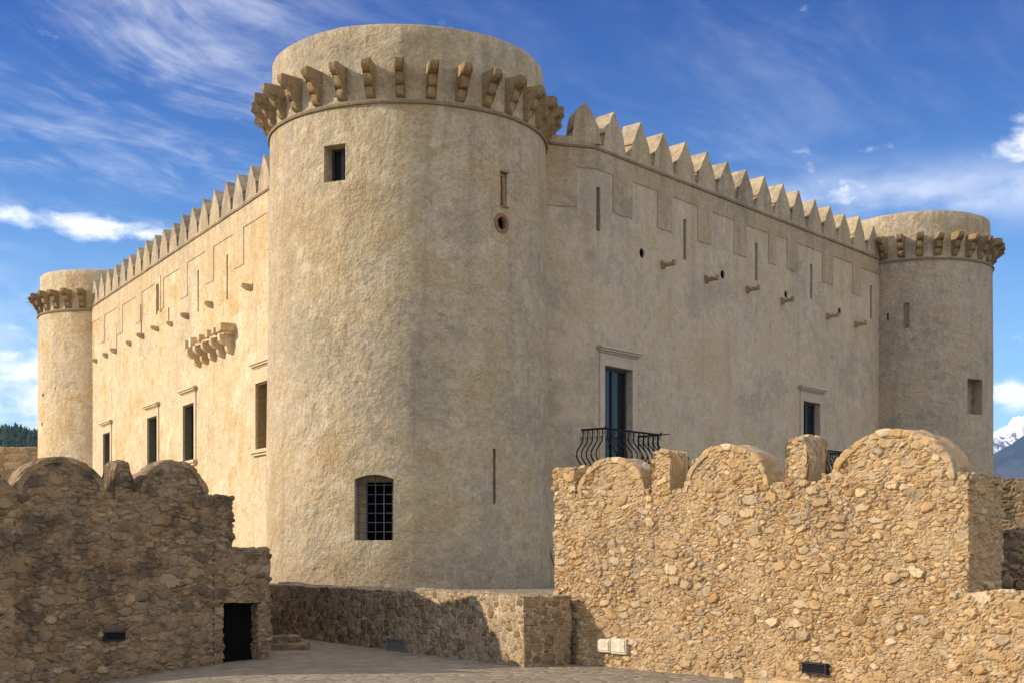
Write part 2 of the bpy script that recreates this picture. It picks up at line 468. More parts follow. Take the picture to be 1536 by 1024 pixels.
# ---- curtain walls
sRE = FR.s(1327) + 1.5; sLE = FL.s(135) + 1.5
sL0 = -7.0
TH = 1.6
def v3(v, z): return Vector((v.x, v.y, z))
bm = bmesh.new()
outer = [FB.p(-1.0, 0), FR.p(0, 0), FR.p(sRE, 0)]
inner = [FR.p(sRE, 0, -TH), FR.p(.5, 0, -TH), FB.p(-1.0, 0, -TH)]
prism(bm, outer + inner, Vector((0, 0, ZS)))
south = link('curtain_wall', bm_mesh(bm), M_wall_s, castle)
south['label'] = 'shaded grey plaster wall with two balcony doors'
bm = bmesh.new(); fbox(bm, FL, sL0, sLE, 0, ZS, -TH, 0)
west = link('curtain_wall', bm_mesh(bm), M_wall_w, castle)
west['label'] = 'sunlit ochre plaster wall with a row of tall windows'
# hidden rear wall and roof close the block
bc = TB + TC - TA
rear = [v3(FL.p(sLE, 0, -TH).xy, 0), v3(bc, 0), v3(FR.p(sRE, 0, -TH).xy, 0)]
bm = bmesh.new()
prism(bm, rear + [v3((bc + (TA - bc) * .03), 0)], Vector((0, 0, ZS)))
link('rear_wall', bm_mesh(bm), M_wall_w, castle)
bm = bmesh.new()
prism(bm, [FB.p(0, ZS - 1.2, -TH * .5), FR.p(.3, ZS - 1.2, -TH * .5), FR.p(sRE, ZS - 1.2, -TH * .5), v3(bc, ZS - 1.2), FL.p(sLE, ZS - 1.2, -TH * .5), FL.p(sL0, ZS - 1.2, -TH * .5)], Vector((0, 0, .3)))
link('roof', bm_mesh(bm), M_merlon, castle)

# ---- openings in the right curtain
cb = bmesh.new()
def rect_open(cb, F, x0, x1, ytop, ybot, depth, zb=None):
    s0, s1 = sorted((F.s(x0), F.s(x1)))
    zt = F.z((x0 + x1) / 2, ytop); zz = F.z((x0 + x1) / 2, ybot) if zb is None else zb
    fbox(cb, F, s0, s1, zz, zt, -depth, .3)
    return s0, s1, zz, zt
slitsR = [(894.5, 900.5, 281, 347), (1025, 1029.5, 329, 390), (1132.6, 1136.4, 365, 421), (1215.4, 1218.6, 396, 449), (1305.2, 1307.8, 428, 478)]
for a in slitsR: rect_open(cb, FR, *a, 2.2)
holesR = [(963, 380, .165), (1084, 412, .165), (1179, 442, .15), (1259.5, 467, .16)]
for (x, y, r) in holesR:
    s, z = FR.s(x), FR.z(x, y)
    prism(cb, [FR.p(s + r * math.cos(a * math.pi / 8), z + r * 1.1 * math.sin(a * math.pi / 8), .3) for a in range(16)], Vector((-FR.n.x, -FR.n.y, 0)) * 2.5)
doorA = rect_open(cb, FR, 906, 947.5, 551.5, 700, 1.0)
doorB = rect_open(cb, FR, 1204, 1229, 603, 716, .9)
cut(south, cb)
for (x, y, r) in holesR:
    HB = bmesh.new(); s_, z_ = FR.s(x), FR.z(x, y)
    prism(HB, [FR.p(s_ + (r + .03) * math.cos(a * math.pi / 8), z_ + (r * 1.1 + .03) * math.sin(a * math.pi / 8), -.07) for a in range(16)], Vector((-FR.n.x, -FR.n.y, 0)) * .1)
    link('hole_shade_disc', bm_mesh(HB), M_dark, castle)  # black disc just inside the opening, painting in its dark depth
# ---- openings in the left curtain
cb = bmesh.new()
winL = [(384.8, 407, 572, 672.5), (275.6, 292, 606, 690.5), (222, 236.5, 625, 705), (155.6, 166, 649, 722)]
WL = [rect_open(cb, FL, a[1], a[0], a[2], a[3], 1.0) for a in winL]
slitsL = [(339.6, 341.8, 382, 449), (296.3, 298.2, 405, 468), (252.3, 254.0, 461, 481), (211.4, 212.8, 456, 500), (174.6, 175.6, 485, 527), (140.4, 141.2, 502, 537)]
for a in slitsL: rect_open(cb, FL, *a, 2.2)
wslit = rect_open(cb, FL, 236.2, 240.4, 427, 466, .8)
rect_open(cb, FL, 377.6, 379.6, 425, 437, .6)
cut(west, cb)

# ---- plaster relief: the old battlement outline standing proud of the infill
def band(name, F, tabs, s_start, s_end, z_hi, z_lo, mat, thick=.032, wob=.07):
    rnd = random.Random(3); bm = bmesh.new(); N = Vector((F.n.x, F.n.y, 0)) * (thick + .02)
    def strip_(a, b, zl, zh, wl, wt=0):
        n = max(2, int((b - a) / .2)); lo = []; hi = []
        for i in range(n + 1):
            x = a + (b - a) * i / n; lo.append(F.p(x, zl + rnd.uniform(-wl, wl), -.02)); hi.append(F.p(x, zh, -.02))
        A = [bm.verts.new(p) for p in lo]; B = [bm.verts.new(p) for p in hi]
        C = [bm.verts.new(p + N) for p in lo]; D_ = [bm.verts.new(p + N) for p in hi]
        for i in range(n):
            bm.faces.new((C[i], C[i + 1], D_[i + 1], D_[i])); bm.faces.new((A[i + 1], A[i], B[i], B[i + 1]))
            bm.faces.new((A[i], A[i + 1], C[i + 1], C[i])); bm.faces.new((B[i + 1], B[i], D_[i], D_[i + 1]))
        bm.faces.new((A[0], C[0], D_[0], B[0])); bm.faces.new((C[n], A[n], B[n], D_[n]))
    strip_(s_start, s_end, z_hi, ZS - .10, 0)
    cur = s_start
    for (a, b) in tabs:
        dz = rnd.uniform(-wob, wob)
        strip_(a, b, z_lo + dz, z_hi - .001, .028)
        if a - cur > .3:                       # uneven lip over each infilled gap
            strip_(cur + .003, a - .003, z_hi - rnd.uniform(.03, .16), z_hi - .001, .012)
        cur = b
    if s_end - cur > .3: strip_(cur + .003, s_end, z_hi - rnd.uniform(.03, .12), z_hi - .001, .012)
    return link(name, bm_mesh(bm), mat, castle)
tabsR_px = [(919, 948), (985.5, 1007.5), (1046, 1066.5), (1100.5, 1119), (1152.5, 1164), (1180, 1195.5), (1233, 1249), (1278, 1291)]
tabsR = [(FR.s(a), FR.s(b)) for a, b in tabsR_px]
zhiR = FR.z(1000, 300); zloR = FR.z(996, 344)
zhiR = ZS - .70; zloR = ZS - 2.12
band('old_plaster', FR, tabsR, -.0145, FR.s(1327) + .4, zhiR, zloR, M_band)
sA, sB = FB.s(812), FB.s(865)
band('old_plaster', FB, [(sA, sB)], sA, LB + .0145, zhiR, FB.z(840, 309), M_band)
tabsL_px = [(366, 351), (321, 309), (281.5, 271)]
per = None
sl = [(FL.s(a), FL.s(b)) for a, b in tabsL_px]
per = (sl[2][0] - sl[0][0]) / 2; wid = sum(b - a for a, b in sl) / 3
tabsL = list(sl)
while tabsL[-1][0] + per < FL.s(137): tabsL.append((tabsL[-1][0] + per, tabsL[-1][0] + per + wid))
tabsL.insert(0, (sl[0][0] - per, sl[0][0] - per + wid))
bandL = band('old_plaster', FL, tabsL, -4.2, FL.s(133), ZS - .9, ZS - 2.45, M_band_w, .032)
cb = bmesh.new()
for a in slitsL: rect_open(cb, FL, *a, .3)
rect_open(cb, FL, 236.2, 240.4, 427, 466, .3)
cut(bandL, cb)
# small framed window in the left wall
bm = bmesh.new()
s0, s1, z0, z1 = wslit
for (a, b, c, d) in ((s0 - .22, s0 - .02, z0 - .1, z1 + .35), (s1 + .02, s1 + .22, z0 - .1, z1 + .35), (s0 - .02, s1 + .02, z1 + .04, z1 + .35)):
    fbox(bm, FL, a, b, c, d, -.02, .07)
link('window_frame', bm_mesh(bm), M_wall_w, castle)

# ---- string courses and parapets
def strip(name, F, s0, s1, z0, z1, o0, o1, mat, parent, seg=.5):
    n = max(1, int((s1 - s0) / seg)); bm = bmesh.new()
    rows = []
    for i in range(n + 1):
        s = s0 + (s1 - s0) * i / n; d = random.uniform(-.012, .012)
        rows.append([bm.verts.new(F.p(s, z + d, o + (d if o > 0 else 0))) for (z, o) in ((z0, o0), (z1, o0), (z1, o1), (z0, o1))])
    for A, B in zip(rows, rows[1:]):
        for j in range(4): bm.faces.new((A[j], B[j], B[(j + 1) % 4], A[(j + 1) % 4]))
    bm.faces.new(rows[0]); bm.faces.new(rows[-1])
    return link(name, bm_mesh(bm), mat, parent)
strip('string_course', FR, -.02, FR.s(1327) + .3, ZS - .09, ZS + .0, -.3, .085, M_line, castle)
strip('string_course', FB, -.3, LB + .04, ZS - .085, ZS - .004, -.3, .08, M_line, castle)
strip('string_course', FL, -5.0, FL.s(133), ZS - .09, ZS, -.3, .08, M_line, castle)
PH = .12
strip('parapet', FR, .0, FR.s(1327) + .3, ZS + .004, ZS + PH, -.85, .02, M_merlon, castle)
strip('parapet', FB, -.6, LB - .01, ZS + .006, ZS + PH + .16, -.85, .02, M_merlon, castle)
strip('parapet', FL, -5.0, FL.s(133), ZS + .004, ZS + PH, -.85, .02, M_merlon, castle)

# ---- pointed merlons
SEED = Vector((0, 0, 0))
def merlon_mesh(w, h, th, mat, curved=False):
    """front in local xz plane (y=0 front, +y back); triangular cap on a short block with a small shoulder"""
    b = h * .37; wb = w * .485; wt = w * .365; sh = w * .40
    P = [(-wb, 0), (wb, 0), (wt, b), (sh, b + .015), (sh, b + .08)]
    for t in (.2, .4, .6, .8): P.append((sh * (1 - t) ** .96, b + .08 + (h - b - .08) * t))
    P.append((.032, h)); P.append((-.032, h))
    L = [(-sh, b + .015), (-wt, b)]
    if curved:
        for a in range(8, -1, -1):
            th_ = a / 9 * math.pi / 2; P.append((-sh * math.cos(th_) ** .9, b + .08 + (h * .97 - b - .08) * math.sin(th_)))
    else:
        for t in (.8, .6, .4, .2, 0): P.append((-sh * (1 - t) ** .96, b + .08 + (h - b - .08) * t))
    P += L
    bm = bmesh.new()
    prism(bm, [Vector((x, 0, z)) for x, z in P], Vector((0, th, 0)))
    bmesh.ops.triangulate(bm, faces=[f for f in bm.faces if len(f.verts) > 4])
    bmesh.ops.bevel(bm, geom=[e for e in bm.edges if e.calc_face_angle(0) > .6], offset=.012, segments=1, affect='EDGES', clamp_overlap=True)
    for v in bm.verts:
        v.co += Vector((noise.noise(v.co * 3), noise.noise(v.co * 3 + Vector((5, 5, 5))), noise.noise(v.co * 3 + Vector((1, 8, 3))))) * .03
        v.co += Vector((noise.noise(v.co * 5 + SEED), 0, noise.noise(v.co * 5 - SEED))) * .035
    SEED.x += 11.3
    me = bm_mesh(bm); me.materials.append(mat); return me
peaksR_px = [922.4, 961.8, 996.2, 1028.5, 1060.9, 1090.8, 1119.3, 1147.4, 1174.5, 1198.4, 1223, 1245.5, 1266.9, 1289.4, 1310.5]
ss = [FR.s(x) for x in peaksR_px]; perR = (ss[-1] - ss[0]) / (len(ss) - 1)
hR = FR.z(961.8, 183.5) - ZS - PH
mesR = [merlon_mesh(perR * .93, hR + random.uniform(-.03, .03), .78, M_merlon) for _ in range(7)]
for i in range(-0, len(ss) + 1):
    s = ss[i] if i < len(ss) else ss[-1] + perR
    o = bpy.data.objects.new('merlon', mesR[i % 7]); COL.objects.link(o)
    o.parent = castle; o.matrix_parent_inverse = world_of(castle).inverted()
    o.location = FR.p(s, ZS + PH - .02, .0); o.rotation_euler = (random.uniform(-.012, .012), random.uniform(-.015, .015), FR.ang() + random.uniform(-.02, .02))
    o.scale = (random.uniform(.96, 1.03), 1, random.uniform(.94, 1.05))
# first merlon on the frontal bit, curved on its left
mw = FB.s(902) - FB.s(854)
o = link('merlon', merlon_mesh(mw * .96, FB.z(880, 154) - ZS - PH, .75, M_merlon, True), None, castle)
o.location = FB.p(FB.s(879.5), ZS + PH - .02, .022); o.rotation_euler = (0, 0, FB.ang()); o['label'] = 'merlon rounded on its left side'
peaksL_px = [395.6, 375.1, 354.9, 336.3, 318.5, 301.6, 286.3, 271.5, 257, 244.2, 231.8, 220.1, 209.2, 198, 186.5, 175.5, 165.4, 156.7, 148.5, 140.3]
sL = [FL.s(x) for x in peaksL_px]; perL = (sL[10] - sL[0]) / 10
hL = FL.z(301.6, 300.6) - ZS - PH
mesL = [merlon_mesh(perL * .93, hL + random.uniform(-.03, .03), .60, M_merlon) for _ in range(7)]
for i in range(-3, 24):
    s = sL[0] + perL * i
    if s > FL.s(134): break
    o = bpy.data.objects.new('merlon', mesL[i % 7]); COL.objects.link(o)
    o.parent = castle; o.matrix_parent_inverse = world_of(castle).inverted()
    o.location = FL.p(s, ZS + PH - .02, .0)
    o.rotation_euler = (random.uniform(-.012, .012), random.uniform(-.015, .015), math.atan2(-FL.t.y, -FL.t.x) + random.uniform(-.02, .02))
    o.scale = (random.uniform(.96, 1.03), 1, random.uniform(.97, 1.03))

# ---- spouts on the right wall, bracket stones on the left wall
bm = bmesh.new()
prism(bm, [Vector((x, 0, z)) for x, z in ((-.09, -.16), (.09, -.16), (.1, .12), (-.1, .12))], Vector((0, -.10, 0)))
prism(bm, [Vector((x, -.09, z)) for x, z in ((-.075, -.09), (.075, -.09), (.075, .02), (-.075, .02))], Vector((0, -.42, -.0)))
prism(bm, [Vector((x, -.50, z)) for x, z in ((-.085, -.10), (.085, -.10), (.085, .10), (-.085, .10))], Vector((0, -.08, 0)))
prism(bm, [Vector((x, -.26, z)) for x, z in ((-.08, .01), (.08, .01), (.07, .06), (-.07, .06))], Vector((0, -.08, 0)))
spm = bm_mesh(bm); spm.materials.append(M_corbel)
for (x, y) in ((993, 397), (1058.5, 419), (1120.5, 434), (1172.5, 451), (1240.5, 474), (1282.5, 486)):
    o = bpy.data.objects.new('spout', spm); COL.objects.link(o); o.parent = castle; o.matrix_parent_inverse = world_of(castle).inverted()
    o.location = FR.p(FR.s(x), FR.z(x, y), 0); o.rotation_euler = (0, 0, FR.ang())
bm = bmesh.new()
prof = [Vector((0, y, z)) for y, z in ((.1, .22), (-.55, .22), (-.55, .08), (-.48, -.02), (-.30, -.16), (-.1, -.25), (.1, -.26))]
prism(bm, [p + Vector((-.17, 0, 0)) for p in prof], Vector((.34, 0, 0)))
brm = bm_mesh(bm); brm.materials.append(M_band_w)
angL = math.atan2(-FL.t.y, -FL.t.x)
for (x, y) in ((375, 431), (318, 457), (282, 474), (258, 486), (237, 493), (215, 504), (196, 515), (174, 526), (161, 533), (145, 541)):
    o = bpy.data.objects.new('bracket', brm); COL.objects.link(o); o.parent = castle; o.matrix_parent_inverse = world_of(castle).inverted()
    o.location = FL.p(FL.s(x), FL.z(x, y), 0); o.rotation_euler = (random.uniform(-.05, .05), 0, angL); sca = random.uniform(.48, .62); o.scale = (sca, random.uniform(.5, .75), sca)

# ---- remains of the box machicolation on the left wall
def lobed(w, lobes, back=.2):
    """bracket profile: list of (x0,x1,z0,z1) ovolo lobes; returns mesh, projection along -y, z from 0 up"""
    P = [(-back, lobes[0][2])]
    for (x0, x1, z0, z1) in lobes:
        P.append((x0, z0))
        for a in range(1, 8):
            th = a / 7 * math.pi / 2
            P.append((x0 + (x1 - x0) * math.sin(th), z0 + (z1 - z0) * .62 * (1 - math.cos(th))))
        P.append((x1 + .012, z0 + (z1 - z0) * .8)); P.append((x1, z1 - .03)); P.append((x1 - .05, z1))
    P.append((-back, lobes[-1][3]))
    bm = bmesh.new()
    prism(bm, [Vector((-w / 2, -x, z)) for x, z in P], Vector((w, 0, 0)))
    bmesh.ops.triangulate(bm, faces=[f for f in bm.faces if len(f.verts) > 4])
    bmesh.ops.bevel(bm, geom=[e for e in bm.edges if e.calc_face_angle(0) > 1.2], offset=.02, segments=2, affect='EDGES')
    for v in bm.verts:
        v.co += Vector((noise.noise(v.co * 4), noise.noise(v.co * 4 + Vector((5, 5, 5))), noise.noise(v.co * 4 + Vector((1, 8, 3))))) * .03
    return bm
bx = [349, 336, 323, 311, 300]
box = empty('machicolation', FL.p(FL.s(325), FL.z(325, 530), 0)); box.parent = castle; box.matrix_parent_inverse = world_of(castle).inverted()
bm = lobed(.30, [(.0, .30, 0, .42), (.24, .62, .38, .82)]); mm = bm_mesh(bm); mm.materials.append(M_wall_w)
for x in bx:
    o = bpy.data.objects.new('corbel', mm); COL.objects.link(o); o.parent = box; o.matrix_parent_inverse = world_of(box).inverted()
    o.location = FL.p(FL.s(x), FL.z(325, 541) , 0); o.rotation_euler = (0, 0, angL)
bm = bmesh.new()
sa, sb = FL.s(352), FL.s(297); zt = FL.z(325, 541) + .80
fbox(bm, FL, sa - .1, sb - 1.2, zt, zt + .12, -.05, .50)
for x in (352, 341, 329, 317, 306, 297):
    s = FL.s(x); fbox(bm, FL, s - .15, s + .13, zt + .002 + (.12 if s < sb - 1.3 else 0), zt + .36 + random.uniform(0, .08), -.05, .60 + random.uniform(-.1, .12))
fbox(bm, FL, sa - .12, sa + .55, zt + .13, zt + .46, -.05, .64)
link('broken_slab', bm_mesh(bm), M_wall_w, box)

# ---- towers
def hole_cut(cb, T, px, py, r, z_only=None):
    pass
class Cyl:
    """local frame on a tower face where the view ray through px meets radius r"""
    def __init__(s, T, r, px):
        d = Vector((rel(px), 1)).normalized(); b = d.dot(T); disc = b * b - T.dot(T) + r * r
        t = b - math.sqrt(max(disc, 0)); q = d * t
        s.n = (q - T).normalized(); s.F = Frame(q, (-s.n.y, s.n.x), (s.n.x, s.n.y)); s.Dq = q.y
    def z(s, py): return EYE + (HY - py) / FPX * s.Dq
def build_tower(T, r_top, r_bot, r_drum, zring, ztop, mat, label, ncorb, ph, cscale=1.0, drum_mat=None):
    tw_bm = bmesh.new(); nrow = 26
    prof = [(0, 0.0)] + [(r_bot + (r_top - r_bot) * (i / nrow) ** .8, zring * i / nrow) for i in range(nrow + 1)] + [(0, zring)]
    lathe(tw_bm, prof, T, 200, .02)
    tw = link('tower', bm_mesh(tw_bm), mat, castle); tw['label'] = label
    bm = bmesh.new(); q = r_top
    lathe(bm, [(q - .3, zring - .06), (q + .07, zring - .06), (q + .085, zring + .01), (q + .05, zring + .06), (q - .3, zring + .07)], T, 160, .02)
    me = bm_mesh(bm); link('string_course', me, M_line, tw, 40)
    bm = bmesh.new(); H = ztop - zring
    lathe(bm, [(0, zring + .002), (r_drum, zring + .002)] + [(r_drum, zring + H * i / 6) for i in range(1, 6)] + [(r_drum, ztop - .06), (r_drum - .05, ztop), (r_drum - .55, ztop - .02), (r_drum - .6, ztop - .9), (0, ztop - .9)], T, 200, .025)
    link('drum', bm_mesh(bm), drum_mat or mat, tw, 50)
    c = cscale
    cm = []
    for v in range(3):
        bm = lobed(.315 * c, [(0, .24 * c, 0, .40 * c), (.08 * c, .48 * c, .38 * c, .80 * c), (.27 * c, .82 * c, .78 * c, 1.2 * c)], .25)
        if v:
            for vt in bm.verts: vt.co += Vector((noise.noise(vt.co * 3 + Vector((v * 7, 0, 0))), noise.noise(vt.co * 3 + Vector((v * 17, 3, 0))), noise.noise(vt.co * 3 + Vector((0, v * 9, 0))))) * .04
        me = bm_mesh(bm); me.materials.append(M_corbel); cm.append(me)
    for i in range(ncorb):
        a = ph + 2 * math.pi * i / ncorb
        o = bpy.data.objects.new('corbel', cm[i % 3]); COL.objects.link(o); o.parent = tw
        o.matrix_parent_inverse = world_of(tw).inverted()
        rr = r_drum - .02
        o.location = (T.x + rr * math.cos(a), T.y + rr * math.sin(a), zring + .13)
        o.rotation_euler = (0, 0, a + math.pi / 2 + random.uniform(-.03, .03))
        o.scale = (random.uniform(.93, 1.07), random.uniform(.94, 1.06), random.uniform(.97, 1.03))
    return tw
ZR = EYE + 14.10
aF = math.atan2(-TA.y, -TA.x)
phA = math.atan2(-1, rel(601) * 0 + 0.0)
cA = Cyl(TA, 4.75, 601); phA = math.atan2(cA.n.y, cA.n.x)
towerA = build_tower(TA, 4.76, 4.96, 4.67, ZR, EYE + 16.58, M_tower, 'big front corner tower, half sunlit', 31, phA, .90)
cB = Cyl(TB, 3.7, 1384.5)
phB = math.atan2(Cyl(TB, 3.7, 1352).n.y, Cyl(TB, 3.7, 1352).n.x)
towerB = build_tower(TB, RB, RB + .06, RB - .12, EYE + 14.28, EYE + 16.62, M_farT, 'far right corner tower in shade', 27, phB, .90, M_tower)
phC = math.atan2(Cyl(TC, 3.85, 101).n.y, Cyl(TC, 3.85, 101).n.x)
towerC = build_tower(TC, RC - .05, RC + .05, RC - .15, EYE + 14.3, EYE + 16.7, M_farT if False else M_wall_w, 'far left corner tower', 27, phC, .88)

# front tower openings
cb = bmesh.new()
def cyl_open(cb, T, r, x0, x1, yt, yb, depth, archh=0.0):
    c = Cyl(T, r, (x0 + x1) / 2); F = c.F
    sa, sb = sorted((F.s(x0), F.s(x1))); zt, zb = c.z(yt), c.z(yb)
    pts = [F.p(sa, zb, .5), F.p(sb, zb, .5)]
    if archh:
        n = 8
        for i in range(n + 1):
            u = 1 - i / n; pts.append(F.p(sa + (sb - sa) * u, zt - archh * (2 * u - 1) ** 2, .5))
    else: pts += [F.p(sb, zt, .5), F.p(sa, zt, .5)]
    prism(cb, pts, Vector((-F.n.x, -F.n.y, 0)) * (depth + .5))
    return F, sa, sb, zb, zt
sq = cyl_open(cb, TA, 4.80, 485, 517, 217, 272, .62)
bw = cyl_open(cb, TA, 4.93, 530.5, 589, 711, 809.5, .75, .14)
cyl_open(cb, TA, 4.93, 741, 745, 672, 755, 2.5)
ni = cyl_open(cb, TA, 4.82, 751.5, 761.5, 259, 309, .12)
cH = Cyl(TA, 4.82, 753); zH = cH.z(335)
prism(cb, [cH.F.p(.19 * math.cos(a * math.pi / 10), zH + .21 * math.sin(a * math.pi / 10), .5) for a in range(20)], Vector((-cH.n.x, -cH.n.y, 0)) * 3.5)
cut(towerA, cb)
towerA.data.shade_smooth(); towerA.data.set_sharp_from_angle(angle=R(25))
bm = bmesh.new()
prism(bm, [cH.F.p(.23 * math.cos(a * math.pi / 10), zH + .25 * math.sin(a * math.pi / 10), -.16) for a in range(20)], Vector((-cH.n.x, -cH.n.y, 0)) * .1)
link('hole_shade_disc', bm_mesh(bm), M_dark, towerA)  # black disc set into the oculus, stands in for its unlit depth
# brick ring round the hole, brick trims of the blind slit
bm = bmesh.new()
n = 28
for (ra, rb_, o) in ((.19, .30, .035),):
    vin, vout, vin0, vout0 = [], [], [], []
    for i in range(n):
        a = 2 * math.pi * i / n; w = 1 + .06 * noise.noise(Vector((math.cos(a) * 2, math.sin(a) * 2, 1)))
        P = lambda r_, off: cH.F.p(r_ * w * math.cos(a), zH + r_ * w * 1.08 * math.sin(a), off)
        vin.append(bm.verts.new(P(ra, .012))); vout.append(bm.verts.new(P(rb_, .004)))
        vin0.append(bm.verts.new(P(ra, -.25))); vout0.append(bm.verts.new(P(rb_, -.25)))
    for i in range(n):
        j = (i + 1) % n
        bm.faces.new((vin[i], vin[j], vout[j], vout[i])); bm.faces.new((vout[i], vout[j], vout0[j], vout0[i]))
        bm.faces.new((vin[j], vin[i], vin0[i], vin0[j]))
link('oculus_rim', bm_mesh(bm), M_brick, towerA)
F, sa, sb, zb, zt = ni
bm = bmesh.new(); mid = (sa + sb) / 2
fbox(bm, F, mid - .045, mid + .035, zb + .05, zt - .1, -.115, -.05)
fbox(bm, F, sa - .02, sb + .05, zt, zt + .05, -.1, .02)
fbox(bm, F, sa - .02, sb + .06, zb - .05, zb, -.1, .02)
link('blind_slit', bm_mesh(bm), M_brick, towerA)
# square window sash
F, sa, sb, zb, zt = sq
bm = bmesh.new(); fbox(bm, F, sa + .005, sb - .005, zb + .005, zt - .005, -.61, -.55)
link('window', bm_mesh(bm), M_glass, towerA)
bm = bmesh.new(); m_ = sa + (sb - sa) * .52
for a in ((sa + .004, sa + .08, zb, zt), (sb - .08, sb - .004, zb, zt), (m_ - .05, m_ + .05, zb + .07, zt - .07), (sa + .081, sb - .081, zb + .004, zb + .07), (sa + .081, sb - .081, zt - .07, zt - .004)):
    fbox(bm, F, *a, -.548, -.50)
link('window_frame', bm_mesh(bm), M_sash, towerA)
# barred window
F, sa, sb, zb, zt = bw
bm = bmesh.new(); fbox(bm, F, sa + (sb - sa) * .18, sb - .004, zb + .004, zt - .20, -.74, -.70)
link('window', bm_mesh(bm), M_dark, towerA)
bm = bmesh.new()
for i in range(5):
    s = sa + (sb - sa) * (.06 + .22 * i)
    tube(bm, [F.p(s, zb - .01, -.30), F.p(s, zt - .02, -.30)], .014, 6)
for i in range(6):
    z = zb + (zt - zb) * (.13 + .143 * i)
    tube(bm, [F.p(sa - .02, z, -.315), F.p(sb + .02, z, -.315)], .013, 6)
link('grille', bm_mesh(bm), M_steel, towerA)
# right tower openings
cb = bmesh.new()
cyl_open(cb, TB, 3.73, 1452.5, 1475, 568, 621, .7)
nb = cyl_open(cb, TB, 3.73, 1355.5, 1364.5, 454, 492, .15)
cyl_open(cb, TB, 3.73, 1329.8, 1333.0, 470, 481, .5)
cut(towerB, cb); towerB.data.shade_smooth(); towerB.data.set_sharp_from_angle(angle=R(25))
F, sa, sb, zb, zt = nb; bm = bmesh.new()
fbox(bm, F, sa + .09, sa + .19, zb + .03, zt - .03, -.148, -.08)
link('blind_slit', bm_mesh(bm), M_brick, towerB)
cb = bmesh.new()
cyl_open(cb, TC, 3.83, 62.0, 64.5, 590, 594.5, .4); cyl_open(cb, TC, 3.83, 61.0, 63.0, 633, 638, .4); cyl_open(cb, TC, 3.83, 81, 82.6, 580, 583, .4)
cut(towerC, cb); towerC.data.shade_smooth(); towerC.data.set_sharp_from_angle(angle=R(25))

# ---- doors, windows with stone surrounds
def cornice(bm, F, s0, s1, z, side=1.0):
    for (dz0, dz1, pr, ex) in ((0, .07, .07, .02), (.071, .15, .16, .09), (.151, .21, .22, .15), (.211, .25, .17, .1)):
        fbox(bm, F, s0 - ex, s1 + ex, z + dz0, z + dz1, -.05, pr)
def surround(F, o, jamb, lintel, sill, cz, name, pane_depth, leaf_mat, is_door, fm=None, rev=None):
    fm = fm or M_frame
    s0, s1, z0, z1 = o
    w = empty(name, F.p((s0 + s1) / 2, z0, 0)); w.parent = castle; w.matrix_parent_inverse = world_of(castle).inverted()
    bm = bmesh.new()
    fbox(bm, F, s0 - jamb, s0 - .003, z0, z1 + .002, -.04, .05); fbox(bm, F, s1 + .003, s1 + jamb, z0, z1 + .002, -.04, .05)
    fbox(bm, F, s0 - jamb, s1 + jamb, z1 + .006, z1 + lintel, -.04, .05)
    link('frame', bm_mesh(bm), fm, w)
    bm = bmesh.new(); cornice(bm, F, s0 - jamb, s1 + jamb, cz)
    link('cornice', bm_mesh(bm), fm, w)
    if sill:
        bm = bmesh.new()
        fbox(bm, F, s0 - jamb - .12, s1 + jamb + .12, z0 - .14, z0 - .01, -.04, .20); fbox(bm, F, s0 - jamb - .05, s1 + jamb + .05, z0 - .24, z0 - .141, -.04, .12)
        link('sill', bm_mesh(bm), fm, w)
    d = pane_depth
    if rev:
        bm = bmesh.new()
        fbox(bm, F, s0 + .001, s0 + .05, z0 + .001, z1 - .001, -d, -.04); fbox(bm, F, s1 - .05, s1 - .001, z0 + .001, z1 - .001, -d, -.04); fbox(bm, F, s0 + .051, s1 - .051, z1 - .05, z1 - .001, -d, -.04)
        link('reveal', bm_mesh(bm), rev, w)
    bm = bmesh.new(); fbox(bm, F, s0 + .005, s1 - .005, z0 + .005, z1 - .005, -d - .05, -d)
    link('pane', bm_mesh(bm), leaf_mat, w)
    bm = bmesh.new(); m_ = (s0 + s1) / 2
    bars = [(s0 + .004, s0 + .09, z0 + .006, z1 - .006), (s1 - .09, s1 - .004, z0 + .006, z1 - .006), (m_ - .06, m_ + .06, z0 + .1, z1 - .1), (s0 + .091, s1 - .091, z1 - .1, z1 - .006), (s0 + .091, s1 - .091, z0 + .006, z0 + .1)]
    for b in bars: fbox(bm, F, *b, -d + .002, -d + .06)
    link('sash', bm_mesh(bm), M_sash, w)
    return w
zc = FR.z(926, 533)
surround(FR, doorA, .30, zc - doorA[3] - .02, False, zc, 'balcony_door', .30, M_glass, True)
zc = FR.z(1216, 588)
surround(FR, doorB, .28, zc - doorB[3] - .02, False, zc, 'balcony_door', .30, M_glass, True)
for o, (xa, ya) in zip(WL, ((394, 550), (283, 590), (228.5, 613), (160.5, 638))):
    zc = FL.z(xa, ya)
    b1 = xa == 394
    surround(FL, o, .26, max(.2, zc - o[3] - .02), True, zc, 'window', .8 if b1 else .42, M_dark, False, M_frame_w, M_reveal_b if b1 else M_reveal)

